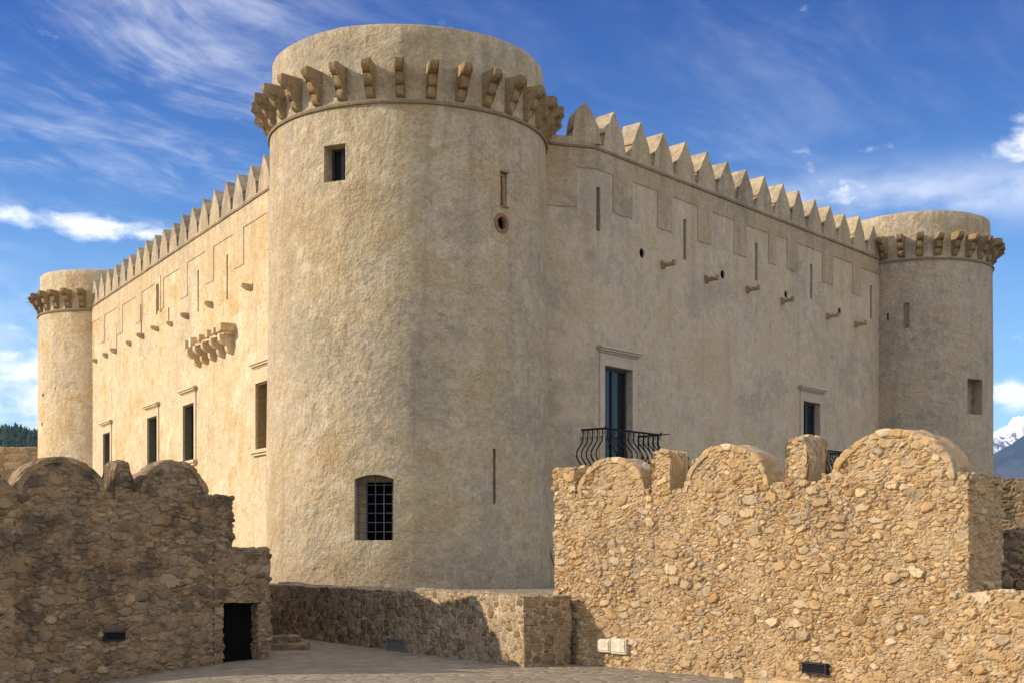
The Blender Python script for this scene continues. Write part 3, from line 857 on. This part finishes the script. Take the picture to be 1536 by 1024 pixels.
# ---- balconies
def balcony(F, sl, sr, zfloor, dep, hgt, curved=True):
    b = empty('balcony', F.p((sl + sr) / 2, zfloor, 0)); b.parent = castle; b.matrix_parent_inverse = world_of(castle).inverted()
    bm = bmesh.new()
    fbox(bm, F, sl - .1, sr + .1, zfloor - .12, zfloor, -.03, dep + .1); fbox(bm, F, sl, sr, zfloor - .24, zfloor - .121, -.03, dep)
    link('slab', bm_mesh(bm), M_frame, b)
    bm = bmesh.new()
    zt = zfloor + hgt
    path = [(sl, 0.0), (sl, dep), (sr, dep), (sr, 0.0)]
    for dz, rr in ((0, .028), (-.03, .02), (-hgt + .08, .02)):
        pts = []
        for (a, c) in zip(path, path[1:]):
            for i in range(9): pts.append(F.p(a[0] + (c[0] - a[0]) * i / 9, zt + dz, a[1] + (c[1] - a[1]) * i / 9))
        pts.append(F.p(sr, zt + dz, -.05))
        tube(bm, pts, rr, 6)
    for (s, o) in ((sl, dep), (sr, dep)):
        tube(bm, [F.p(s, zt, o), F.p(s, zt + .05, o), F.p(s, zt + .09, o)], lambda t: .05 * (1 - .6 * t), 8)
    tube(bm, [F.p(sr, zt, dep), F.p(sr + .12, zt + .02, dep + .12), F.p(sr + .25, zt + .02, dep + .2)], .022, 6)
    link('rail', bm_mesh(bm), M_iron, b)
    spots = []
    n = 5
    for i in range(n): spots.append((sl, dep * (i + .3) / n, (-1, 0)))
    m = 11
    for i in range(m): spots.append((sl + (sr - sl) * (i + .5) / m, dep, (0, 1)))
    for i in range(n): spots.append((sr, dep * (n - i - .7) / n, (1, 0)))
    for (s, o, (ds, do)) in spots:
        bm = bmesh.new(); pts = []
        for i in range(17):
            t = i / 16; z = zt - (hgt - .06) * t
            if curved:
                if t < .3: d = -.02 * math.sin(t / .3 * math.pi)
                else: d = .36 * math.sin(((t - .3) / .7) ** 1.15 * math.pi) ** 1.2
            else: d = 0
            pts.append(F.p(s + ds * d, z, o + do * d))
        tube(bm, pts, .025, 6)
        if curved:
            for (tz, rr, sg) in ((.10, .055, 1), (.22, .045, -1)):
                c = zt - hgt * tz; ring = []
                for i in range(12):
                    a = 2 * math.pi * i / 12
                    if do: ring.append(F.p(s + sg * (.06 + rr * math.cos(a)), c + rr * math.sin(a), o))
                    else: ring.append(F.p(s, c + rr * math.sin(a), o + sg * (.06 + rr * math.cos(a))))
                tube(bm, ring, .011, 5, True)
        link('baluster', bm_mesh(bm), M_iron, b, 60)
    return b
zf = FR.z(926, 709)
balcony(FR, FR.s(872), FR.s(956), FR.z(872, 644) - 1.38, 1.05, 1.38)
sl2, sr2 = FR.s(1196), FR.s(1238)
balcony(FR, sl2, sr2, FR.z(1238, 680) - 1.3, 1.05, 1.3)

# ---- cable in the joint beside the tower
bm = bmesh.new()
Dc = 46.6
pts = [up(816.5, 212, Dc), up(816, 260, Dc), up(816.5, 420, Dc), up(816, 600, Dc), up(816.5, 730, Dc), up(818, 780, Dc), up(822, 812, Dc), up(828, 836, Dc), up(836, 860, Dc)]
tube(bm, pts, .035, 8)
cab = link('cable', bm_mesh(bm), M_cable, None, True)
tag(cab, 'thin cable running down the joint beside the big front tower', 'cable')

# ================================================================== FOREGROUND WALLS
FG = Frame((1.196, 31.9), (6.914, -8.3))                     # sunny rubble wall on the right; outward normal faces the camera
FG.n = Vector((FG.t.y, -FG.t.x)); FG.n = FG.n if FG.n.y < 0 else -FG.n
ztopG = EYE + 1.43
rw = empty('rubble_wall', FG.p(5, 0, -.3))
tag(rw, 'sunlit golden rubble wall with a row of rounded merlons on the right', 'wall', 'rubble walls round the castle forecourt')
sE = FG.s(1452)
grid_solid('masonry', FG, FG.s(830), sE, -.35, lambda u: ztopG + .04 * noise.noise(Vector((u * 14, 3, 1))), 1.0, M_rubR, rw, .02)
mer = [(831, 862, 701, 'f'), (866, 968, 686, 'a'), (975, 1007, 677.5, 'n'), (1025, 1154, 667, 'a'), (1178, 1212, 656.5, 'n'), (1245, 1434, 644, 'a')]
for (x0, x1, yt, kd) in mer:
    s0, s1 = FG.s(x0), FG.s(x1); zt = FG.z((x0 + x1) / 2, yt)
    b = ztopG - .12
    if kd == 'f':
        grid_solid('merlon', FG, FG.s(830) + .01, s1, b, lambda u: zt + .05 * noise.noise(Vector((u * 4, 1, 1))), .62, M_rubR, rw, .028, off=.0 + .012)
    elif kd == 'n':
        grid_solid('merlon', FG, s0, s1, b, arch(0, b, zt, 5.0), .62, M_rubR, rw, .026, off=.012, cos_cols=True)
    else:
        mo = grid_solid('merlon', FG, s0 + .03, s1 - .03, b, arch(0, b, zt - .04, 2.0), .62, M_rubR, rw, .026, off=.012, cos_cols=True)
        rim('rim', FG, s0 + .03, s1 - .03, b, zt - .04, M_rim, mo, .022, .64)
grid_solid('merlon', FG, FG.s(1225), FG.s(1236), ztopG - .1, arch(0, ztopG - .1, FG.z(1230, 712), 3), .25, M_rubR, rw, .026, off=-.1, cos_cols=True)
# end block running back, low wall going on to the right
eD = Vector((.63, .777))
FE = Frame(FG.p(sE, 0).xy, eD); FE.n = FE.n if FE.n.x > 0 else -FE.n
o = grid_solid('end_pier', FE, -.02 + .9, 1.75, -.3, lambda u: ztopG + .03 * noise.noise(Vector((u * 7, 3, 1))), 1.3, M_rubR, rw, .028, off=.012)
grid_solid('low_parapet', FG, FG.s(1424), FG.s(1424) + 6.0, -.3, lambda u: EYE - .68 + .03 * noise.noise(Vector((u * 24, 3, 1))), 1.2, M_rubR, rw, .03, off=.09)
# shaded wall beyond it
FH = Frame((rel(1500) * 26.5, 26.5), (.93, -.37)); FH.n = FH.n if FH.n.y < 0 else -FH.n
rw2 = grid_solid('rubble_wall', FH, -1.2, 6, -.3, lambda u: EYE + 1.49, .8, M_rubL, None, .035)
tag(rw2, 'short stretch of shaded rubble wall behind the far right pier', 'wall', 'rubble walls round the castle forecourt')

# low wall in the centre
A0 = Vector((rel(785) * 30.59, 30.59)); A1 = Vector((rel(400) * 43.3, 43.3))
FW = Frame(A0, A1 - A0); FW.n = FW.n if FW.n.y < 0 else -FW.n
zlow = EYE - .985
lw = grid_solid('low_wall', FW, 0, (A1 - A0).length + 1.0, -.3, lambda u: zlow + .025 * noise.noise(Vector((u * 24, 3, 1))), 1.36, M_rubT, None, .025)
tag(lw, 'waist-high rubble wall with dark stones in pale mortar below the front tower', 'wall', 'rubble walls round the castle forecourt')

# left rampart
aL = R(42)
FQ = Frame((-6.79, 32.5), (math.cos(aL), math.sin(aL))); FQ.n = FQ.n if FQ.n.y < 0 else -FQ.n
ztopQ = EYE + 1.38
lwR = empty('rubble_wall', FQ.p(-3, 0, -.3))
tag(lwR, 'shaded rubble wall with two round merlons and a small dark doorway on the left', 'wall', 'rubble walls round the castle forecourt')
sq0 = FQ.s(-40)
s322 = FQ.s(321)
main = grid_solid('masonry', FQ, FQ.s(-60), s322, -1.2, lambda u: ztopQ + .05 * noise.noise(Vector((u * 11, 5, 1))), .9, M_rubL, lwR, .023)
zpier = FQ.z(378, 822) - .25
grid_solid('pier', FQ, s322 + .0, FQ.s(350), zpier, lambda u: ztopQ + .01, .9, M_rubL, lwR, .03, off=-.035)
merL = [(22, 160, 685, 'a'), (171, 196.5, 692.5, 'n'), (207, 313, 690, 'a')]
for (x0, x1, yt, kd) in merL:
    s0, s1 = FQ.s(x0), FQ.s(x1); zt = FQ.z((x0 + x1) / 2, yt); b = ztopQ - .12
    if kd == 'n': grid_solid('merlon', FQ, s0, s1, b, arch(0, b, zt, 3.6), .62, M_rubL, lwR, .026, off=.012, cos_cols=True)
    else:
        mo = grid_solid('merlon', FQ, s0 + .03, s1 - .03, b, arch(0, b, zt - .04, 2.0), .62, M_rubL, lwR, .026, off=.012, cos_cols=True)
        rim('rim', FQ, s0 + .03, s1 - .03, b, zt - .04, M_rimL, mo, .03, .66)
# the door bay: jambs, lintel
xd0, xd1 = 338, 385
zdoor = FQ.z(360, 905); zblk = FQ.z(378, 822); sd0, sd1, sEnd = FQ.s(xd0), FQ.s(xd1), FQ.s(405.5)
grid_solid('door_jamb', FQ, s322, sd0 - .05, -.9, lambda u: zdoor, 1.2, M_rubL, lwR, .03, off=.0)
grid_solid('door_jamb', FQ, sd1 + .05, sEnd, -.6, lambda u: zdoor, 1.2, M_rubL, lwR, .03, off=.0)
grid_solid('lintel', FQ, s322, sEnd, zdoor + .03, lambda u: zblk + .05 * noise.noise(Vector((u * 5, 2, 2))), 1.2, M_rubL, lwR, .03, off=-.01)
bm = bmesh.new(); fbox(bm, FQ, sd0 - .1, sd1 + .1, -1, zdoor + .1, -.40, -.33)
for i in range(5):
    s = sd0 + (sd1 - sd0) * i / 5; fbox(bm, FQ, s + .008, s + (sd1 - sd0) / 5 - .008, -.9, zdoor, -.329, -.31)
link('door', bm_mesh(bm), M_wood, lwR)
# unseen mass added behind the rampart face, top shaped to shade the low wall
bm = bmesh.new()
P = [(FQ.p(FQ.s(-60), -1, -.85), 1.3), (FQ.p(FQ.s(342), -1, -.85), 1.36), (Vector((-8.05, 38.0, -1)), 1.5), (Vector((-9.1, 43.4, -1)), -.25), (Vector((-17.5, 43.4, -1)), -.25), (Vector((-16.5, 38, -1)), 1.5)]
lo = [bm.verts.new(p) for p, h in P]; hi = [bm.verts.new((p.x, p.y, EYE + h)) for p, h in P]
bm.faces.new(lo); bm.faces.new((hi[0], hi[1], hi[2], hi[5])); bm.faces.new((hi[5], hi[2], hi[3], hi[4]))
for i in range(6): bm.faces.new((lo[i], lo[(i + 1) % 6], hi[(i + 1) % 6], hi[i]))
link('rampart_shade_block', bm_mesh(bm), M_band, lwR)
# sloping bit of wall at the left edge
s_e = FQ.s(18)
grid_solid('buttress', FQ, FQ.s(-60), s_e, -1.2, lambda u: FQ.z(18, 735) + .02, .7, M_rubL, lwR, .03, off=.16)
grid_solid('merlon', FQ, FQ.s(-60), FQ.s(21), FQ.z(18, 735) - .05, lambda u: FQ.z(18, 735) + (1 - u) * 1.15, .62, M_rubL, lwR, .03, off=.1)

# ---- step by the low wall
FSt = Frame(up(410, 955, 36).xy, (1, .15)); FSt.n = FSt.n if FSt.n.y < 0 else -FSt.n

# ---- attached fittings
def louvre(name, F, x0, x1, y0, y1, mat, label, cat, slats=6, off=.03, z_off=0):
    s0, s1 = sorted((F.s(x0), F.s(x1))); xm = (x0 + x1) / 2; z0, z1 = F.z(xm, y1), F.z(xm, y0)
    e = empty(name, F.p((s0 + s1) / 2, z0, off)); tag(e, label, cat)
    bm = bmesh.new(); w = .025
    for a in ((s0, s0 + w, z0, z1), (s1 - w, s1, z0, z1), (s0 + w, s1 - w, z0, z0 + w), (s0 + w, s1 - w, z1 - w, z1)): fbox(bm, F, *a, -.1, off + .03)
    link('frame', bm_mesh(bm), mat, e)
    bm = bmesh.new(); fbox(bm, F, s0 + w, s1 - w, z0 + w, z1 - w, -.1, off - .02)
    link('backing', bm_mesh(bm), M_dark if mat is M_vent else mat, e)
    bm = bmesh.new(); h = (z1 - z0 - 2 * w) / slats
    for i in range(slats):
        z = z0 + w + h * i
        prism(bm, [F.p(s0 + w, z + h * .12, off + .02), F.p(s0 + w, z + h * .30, off + .02), F.p(s0 + w, z + h * .92, off - .018), F.p(s0 + w, z + h * .70, off - .018)], Vector((F.t.x, F.t.y, 0)) * (s1 - s0 - 2 * w))
    link('slats', bm_mesh(bm), mat, e)
    return e
louvre('vent', FG, 1207, 1243, 993, 1010, M_vent, 'black louvred vent low on the sunlit rubble wall', 'vent', 6, .07)
louvre('vent', FQ, 155, 186, 946.5, 960, M_vent, 'dark slot vent low on the shaded left rubble wall', 'vent', 4, .06)
louvre('vent', FW, 611, 583, 957, 975, M_vent2, 'grey louvred vent low on the dark-stoned low wall', 'vent', 5, .05)
def cover(F, x0, x1, y0, y1, label, off=.07):
    s0, s1 = sorted((F.s(x0), F.s(x1))); xm = (x0 + x1) / 2; z0, z1 = F.z(xm, y1), F.z(xm, y0)
    e = empty('meter_box', F.p((s0 + s1) / 2, z0, off)); tag(e, label, 'meter box')
    bm = bmesh.new(); fbox(bm, F, s0, s1, z0, z1, -.1, off + .03)
    bmesh.ops.bevel(bm, geom=bm.edges[:], offset=.01, segments=2, affect='EDGES')
    link('case', bm_mesh(bm), M_box, e)
    bm = bmesh.new(); fbox(bm, F, s0 + .035, s1 - .035, z0 + .04, z1 - .03, off, off + .05)
    bmesh.ops.bevel(bm, geom=bm.edges[:], offset=.008, segments=2, affect='EDGES')
    link('lid', bm_mesh(bm), M_box, e)
cover(FG, 900, 919.5, 957.5, 977, 'smaller cream meter box, left of the pair on the sunlit wall')
cover(FG, 920.5, 943.5, 957, 980, 'larger cream meter box, right of the pair on the sunlit wall')

# ================================================================== GROUND
def ground_z(x, y):
    t = min(1, max(0, (-5.5 - x) / 6)); t = t * t * (3 - 2 * t)
    g = min(1, max(0, (40 - y) / 10))
    return -.45 * t * g
k = NT('worn_paving'); p = k.pos()
w = k.noise(p, 1.3, 3, .5)
q = k.vmath('ADD', p, k.vmath('SCALE', w.outputs['Color'], .25))
rot = k.node('ShaderNodeVectorRotate', rotation_type='Z_AXIS'); k.l.new(q, rot.inputs['Vector']); rot.inputs['Angle'].default_value = R(-12)
qs = k.scalev(rot.outputs[0], (1.8, 5.5, 1))
v = k.vor(qs, 1.0, 'F1', .8); ve = k.vor(qs, 1.0, 'DISTANCE_TO_EDGE', .8)
sp = k.node('ShaderNodeSeparateColor'); k.l.new(v.outputs['Color'], sp.inputs[0])
c = k.ramp(sp.outputs[0], [(0, (.27, .215, .15)), (.4, (.38, .305, .215)), (.7, (.32, .26, .19)), (1, (.45, .37, .27))])
n = k.noise(p, .6, 7, .65).outputs[0]; nf = k.noise(p, 14, 6, .7).outputs[0]
c = k.mix(k.math('MULTIPLY', k.smooth(n, .45, .65), .6), c, (.41, .335, .24))
c = k.mix(k.smooth(ve.outputs[0], .01, .08, .6, 0), c, (.23, .18, .12))
hsv = k.node('ShaderNodeHueSaturation'); k.l.new(c, hsv.inputs['Color']); k.l.new(k.math('MULTIPLY_ADD', nf, .6, .7), hsv.inputs['Value'])
h = k.math('ADD', k.smooth(ve.outputs[0], .0, .18), k.math('ADD', k.math('MULTIPLY', sp.outputs[1], .5), k.math('MULTIPLY', nf, .6)))
M_pave = k.fin(hsv.outputs[0], .85, k.bump(h, .07, 1))

xs = [-6000, -2000, -600, -200, -80, -40, -25] + [-20 + i * 1.0 for i in range(41)] + [25, 40, 80, 200, 600, 2000, 6000]
ys = [-400, -100, -30, 0, 10] + [14 + i for i in range(34)] + [50, 60, 80, 120, 200, 500, 1200, 3000, 7500]
bm = bmesh.new(); vv = [[bm.verts.new((x, y, ground_z(x, y) - (max(0, y - 120) * .06 if y > 120 else 0) + (0))) for x in xs] for y in ys]
for j in range(len(ys) - 1):
    for i in range(len(xs) - 1): bm.faces.new((vv[j][i], vv[j][i + 1], vv[j + 1][i + 1], vv[j + 1][i]))
me = bm_mesh(bm); g = link('ground', me, M_pave, None, True); tag(g, kind='structure')
# terrace at the tower's foot, behind the low wall
bm = bmesh.new()
prism(bm, [FW.p(-.1 + .3, 0, -1.3), FW.p((A1 - A0).length + 3, 0, -1.3), Vector((-9.5, 62, 0)), Vector((1.4, 52, 0)), Vector((1.6, 34, 0))], Vector((0, 0, zlow - .12)))
te = link('terrace', bm_mesh(bm), M_pave); tag(te, kind='structure')
# stone kerb at the foot of the right wall, step by the low wall
kb = grid_solid('stone_kerb', FG, FG.s(1143), FG.s(1330), -.3, lambda u: .10 + .03 * noise.noise(Vector((u * 9, 3, 1))), .8, M_rim, None, .035, off=.55)
tag(kb, 'pale stone kerb at the foot of the sunlit rubble wall', 'kerb')
stp = grid_solid('stone_step', FSt, -.4, .95, -.3, lambda u: .15, 1.6, M_rimL, None, .035)
stp2 = grid_solid('stone_step', FSt, -.4, .7, -.3, lambda u: .33, 1.1, M_rimL, None, .035, off=-.5)
tag(stp2, 'upper stone step, behind the lower one beside the low wall', 'step')
tag(stp, 'lower stone step, nearest the paving between the doorway and the low wall', 'step')

# ================================================================== BACKGROUND
# ochre wall behind the far left tower
FO = Frame((rel(-30) * 92.0, 92.0), (1, .06)); FO.n = FO.n if FO.n.y < 0 else -FO.n
ow = grid_solid('boundary_wall', FO, -8, 6.5, 0, lambda u: FO.z(20, 669.5) + .07 * noise.noise(Vector((u * 20, 1, 1))), .8, M_far, None, .06)
tag(ow, 'ochre stone wall in the background at the far left edge', 'wall')

k = NT('wooded_slope'); p = k.pos(); n = k.noise(p, .02, 6, .6).outputs[0]
M_wooded = k.fin(k.mix(k.smooth(n, .4, .6), (.035, .06, .03), (.06, .075, .03)), .95)
def terrain(name, x0, x1, y0, y1, hf, nx, ny, mat):
    bm = bmesh.new(); vv = [[bm.verts.new((x0 + (x1 - x0) * i / nx, y0 + (y1 - y0) * j / ny, hf(x0 + (x1 - x0) * i / nx, y0 + (y1 - y0) * j / ny))) for i in range(nx + 1)] for j in range(ny + 1)]
    for j in range(ny):
        for i in range(nx): bm.faces.new((vv[j][i], vv[j][i + 1], vv[j + 1][i + 1], vv[j + 1][i]))
    me = bm_mesh(bm); o = link(name, me, mat, None, True); tag(o, kind='structure'); return o
def hill_h(x, y):
    r = math.exp(-((y - 1200) / 260) ** 2) * math.exp(-((x + 560) / 520) ** 2)
    return -60 + 180 * r + 6 * noise.noise(Vector((x * .01, y * .01, 0))) 
terrain('hill', -1500, 400, 700, 1700, hill_h, 70, 40, M_wooded)
# conifers along the hill
k = NT('conifer_needles'); p = k.pos(); n = k.noise(p, .35, 4, .6).outputs[0]
M_con = k.fin(k.mix(k.smooth(n, .4, .62), (.022, .042, .024), (.05, .075, .032)), .9)
bm = bmesh.new(); rt = random.Random(5)
for i in range(2200):
    x = rt.uniform(-620, -330); y = rt.uniform(1000, 1230); z = hill_h(x, y); h = rt.choice((4, 5, 6, 7, 9)) * rt.uniform(.85, 1.1); r = h * rt.uniform(.26, .42)
    n = 7
    for t in range(4):
        zb = z + h * (.08 + .22 * t); zt_ = z + h * min(1, .45 + .2 * t); rr = r * (1 - .22 * t)
        ring = [bm.verts.new((x + rr * rt.uniform(.6, 1.25) * math.cos(6.283 * a / n), y + rr * rt.uniform(.6, 1.25) * math.sin(6.283 * a / n), zb + rt.uniform(-.4, .4))) for a in range(n)]
        tip = bm.verts.new((x + rt.uniform(-.2, .2), y, zt_))
        for a in range(n): bm.faces.new((ring[a], ring[(a + 1) % n], tip))
co = link('conifer_wood', bm_mesh(bm), M_con); tag(co, 'dark conifer wood on the hill at the far left', 'wood', kind='stuff')

# mountains far right
k = NT('hazy_mountain_forest'); p = k.pos(); n = k.noise(p, .004, 8, .65).outputs[0]
M_mt = k.fin(k.mix(k.smooth(n, .42, .6), (.014, .024, .036), (.05, .06, .065)), .95)  # dark forest with the bluish tint of distant haze put into its colour
k = NT('snow_and_rock'); p = k.pos(); n = k.noise(k.scalev(p, (1, .5, .8)), .011, 10, .75, .8).outputs[0]
sep = k.node('ShaderNodeSeparateXYZ'); k.l.new(p, sep.inputs[0])
f = k.smooth(k.math('ADD', k.math('MULTIPLY', k.math('SUBTRACT', n, .5), 2400), sep.outputs[2]), 620, 820)
M_snow = k.fin(k.mix(f, (.07, .075, .08), (.85, .86, .88)), .8)
def rid(x, y, s, o): 
    v = 0; a = 1; fq = s
    for i in range(6):
        v += a * (1 - abs(noise.noise(Vector((x * fq, y * fq, o))) * 2)); a *= .5; fq *= 2.05
    return v
def snow_h(x, y):
    e = math.exp(-((y - 9200) / 900) ** 2)
    px = x / y * FPX + CX
    yy = np.interp(px, [1350, 1440, 1493, 1522, 1545, 1600, 1700, 1900, 2200], [700, 672, 655, 634, 640, 610, 640, 600, 690])
    return -300 + e * (300 + (830 - yy) / 2000 * 9200 + 115 + (rid(x, y, .0016, 3) - 1.25) * 170)
terrain('snowy_mountain', 2200, 5600, 8000, 10400, snow_h, 170, 90, M_snow)
def blue_h(x, y):
    e = math.exp(-((y - 6300) / 700) ** 2); px = x / y * FPX + CX
    yy = np.interp(px, [1300, 1440, 1493, 1536, 1620, 1750, 1950, 2300], [745, 700, 677, 655, 630, 655, 640, 720])
    return -250 + e * (250 + (830 - yy) / 2000 * 6300 + (rid(x, y, .0014, 8) - 1.35) * 45)
terrain('mountain', 1500, 4200, 5200, 7400, blue_h, 120, 70, M_mt)

bm = bmesh.new(); bmesh.ops.create_cube(bm, size=1)
hz = link('haze', bm_mesh(bm)); hz.scale = (12400, 11400, 1746); hz.location = (0, 5200, 427); tag(hz, kind='stuff')
hm = bpy.data.materials.new('haze_air'); hm.use_nodes = True
for nd in list(hm.node_tree.nodes):
    if nd.type != 'OUTPUT_MATERIAL': hm.node_tree.nodes.remove(nd)
pv = hm.node_tree.nodes.new('ShaderNodeVolumePrincipled'); pv.inputs['Density'].default_value = 4.5e-5; pv.inputs['Color'].default_value = (.38, .58, 1, 1); pv.inputs['Anisotropy'].default_value = .0
hm.node_tree.links.new(pv.outputs[0], [n for n in hm.node_tree.nodes if n.type == 'OUTPUT_MATERIAL'][0].inputs['Volume'])
hz.data.materials.append(hm)
# ================================================================== LIGHT, SKY, CAMERA
SUN = Vector((-.994, -.107, 0)).normalized() * math.cos(R(25)) + Vector((0, 0, math.sin(R(25))))
sl = bpy.data.lights.new('sun', 'SUN'); sl.energy = 4.2; sl.angle = R(.5); sl.color = (1, .87, .69)
so = bpy.data.objects.new('sun', sl); COL.objects.link(so)
so.rotation_euler = SUN.to_track_quat('Z', 'Y').to_euler(); so.location = (-40, 0, 60)

W = bpy.data.worlds.new('World'); sc.world = W; W.use_nodes = True
wt = W.node_tree; wn = wt.nodes; wl = wt.links; bg = wn['Background']
class WN(NT):
    def __init__(s): s.t = wt; s.n = wn; s.l = wl
k = WN()
sky = k.node('ShaderNodeTexSky', sky_type='NISHITA'); sky.sun_disc = False
sky.sun_elevation = R(25); sky.sun_rotation = math.atan2(SUN.x, SUN.y)
sky.air_density = 1.0; sky.dust_density = .6; sky.ozone_density = 2.2; sky.altitude = 300
hs = k.node('ShaderNodeHueSaturation'); k.l.new(sky.outputs[0], hs.inputs['Color']); hs.inputs['Saturation'].default_value = 1.2; hs.inputs['Value'].default_value = 1.0
tc = k.node('ShaderNodeTexCoord'); d = tc.outputs['Generated']
nz = k.vmath('NORMALIZE', d)
sx = k.node('ShaderNodeSeparateXYZ'); k.l.new(nz, sx.inputs[0])
zc_ = k.math('MAXIMUM', sx.outputs[2], 0.0)
den = k.math('ADD', zc_, .12)
uv = k.node('ShaderNodeCombineXYZ'); k.l.new(k.math('DIVIDE', sx.outputs[0], den), uv.inputs[0]); k.l.new(k.math('DIVIDE', sx.outputs[1], den), uv.inputs[1])
skyc = k.mix(1.0, hs.outputs[0], k.mix(k.smooth(sx.outputs[2], .04, .42), (.88, 1.08, 1.2), (.06, .28, .66)), 'MULTIPLY')
# azimuth / elevation of named cloud banks
az = k.math('ARCTAN2', sx.outputs[0], sx.outputs[1]); el = k.math('ARCSINE', sx.outputs[2])
def blob(px, py, wx, wy):
    a0 = math.atan(rel(px)); e0 = math.atan((HY - py) / FPX * math.cos(a0)); kx = wx / FPX * math.cos(a0); ky = wy / FPX
    dx = k.math('DIVIDE', k.math('SUBTRACT', az, a0), kx); dy = k.math('DIVIDE', k.math('SUBTRACT', el, e0), ky)
    r2 = k.math('ADD', k.math('MULTIPLY', dx, dx), k.math('MULTIPLY', dy, dy))
    return k.math('POWER', 2.718, k.math('MULTIPLY', r2, -1.0))
def add(*a):
    r = a[0]
    for x in a[1:]: r = k.math('ADD', r, x)
    return r
# high wispy cirrus, stretched along one direction
cr = k.node('ShaderNodeVectorRotate', rotation_type='Z_AXIS'); k.l.new(uv.outputs[0], cr.inputs['Vector']); cr.inputs['Angle'].default_value = R(-58)
cw = k.noise(cr.outputs[0], .9, 3, .5)
cv = k.vmath('ADD', cr.outputs[0], k.vmath('SCALE', cw.outputs['Color'], .7))
cir = k.noise(k.scalev(cv, (1.1, 3.0, 1)), 1.5, 8, .62, .5).outputs[0]
cir = k.math('ADD', k.math('MULTIPLY', cir, .7), k.math('MULTIPLY', k.noise(k.scalev(cv, (2.0, 3.4, 1)), 3.4, 7, .64, .3).outputs[0], .3))
cov = k.noise(uv.outputs[0], .8, 3, .5).outputs[0]
cirA = k.math('MULTIPLY', k.smooth(cir, .41, .73), k.smooth(cov, .28, .55))
cm = add(blob(190, 90, 330, 170), k.math('MULTIPLY', blob(60, 260, 260, 80), .5), k.math('MULTIPLY', blob(1300, 260, 330, 90), .35), k.math('MULTIPLY', blob(1330, 60, 260, 60), .18))
cir_f = k.math('MULTIPLY', cirA, k.math('MULTIPLY_ADD', cm, .95, .07), clamp=True)
# soft cumulus
ce = k.node('ShaderNodeCombineXYZ'); k.l.new(az, ce.inputs[0]); k.l.new(k.math('MULTIPLY', el, 1.9), ce.inputs[1])
cu = k.noise(ce.outputs[0], 26, 7, .58, .25).outputs[0]
cu2 = k.noise(ce.outputs[0], 9, 5, .55).outputs[0]
bank = add(blob(95, 335, 62, 20), blob(185, 346, 75, 18), k.math('MULTIPLY', blob(5, 318, 30, 14), .8), k.math('MULTIPLY', blob(10, 580, 190, 85), 1.15),
           k.math('MULTIPLY', blob(1535, 215, 42, 32), 1.0), k.math('MULTIPLY', blob(1535, 588, 75, 26), 1.2), k.math('MULTIPLY', blob(1240, 283, 170, 30), .55),
           k.math('MULTIPLY', blob(1290, 222, 75, 12), .5))
wide = k.math('MULTIPLY', k.smooth(cu2, .5, .72), k.smooth(el, R(26), R(8), 0, .0))
cumf = k.smooth(k.math('ADD', bank, k.math('MULTIPLY', k.math('SUBTRACT', cu, .5), 2.6)), .32, 1.45)
fill_clouds = k.math('MULTIPLY', k.smooth(k.noise(k.vmath('ADD', nz, (5, 2, 0)), 2.4, 6, .6).outputs[0], .38, .56), k.math('MAXIMUM', k.smooth(sx.outputs[1], .35, -.1), k.smooth(sx.outputs[2], .5, .8)))  # unseen clouds behind the camera and overhead, added as neutral fill light
front = k.smooth(sx.outputs[1], .1, .4)
cumf = k.math('MULTIPLY', k.math('MULTIPLY', cumf, front), .86)
tot = k.math('MAXIMUM', k.math('MAXIMUM', cumf, k.math('MULTIPLY', cir_f, .62)), k.math('MULTIPLY', fill_clouds, .85))
soft = k.math('MULTIPLY', add(blob(1340, 300, 300, 40), k.math('MULTIPLY', blob(60, 470, 240, 60), .9), k.math('MULTIPLY', blob(20, 540, 120, 40), .8)), k.smooth(cu2, .34, .68))
tot = k.math('MAXIMUM', tot, k.math('MULTIPLY', soft, .5))
shade = k.smooth(cu, .3, .6, .0, 1.0)
ccol = k.mix(shade, (6.2, 6.5, 7.4), (9.5, 9.3, 9.0))
skymix = k.mix(tot, skyc, ccol)
k.l.new(skymix, bg.inputs['Color']); bg.inputs['Strength'].default_value = .138

cam = bpy.data.cameras.new('camera'); cam.sensor_width = 36; cam.lens = FPX / 1536 * 36; cam.shift_y = (HY - 512) / 1536
cam.clip_end = 30000; cam.clip_start = .1
coj = bpy.data.objects.new('camera', cam); COL.objects.link(coj); coj.location = (0, 0, EYE); coj.rotation_euler = (R(90), 0, 0)
sc.camera = coj
sc.view_settings.view_transform = 'Standard'; sc.view_settings.look = 'None'; sc.view_settings.exposure = .42; sc.view_settings.gamma = 1
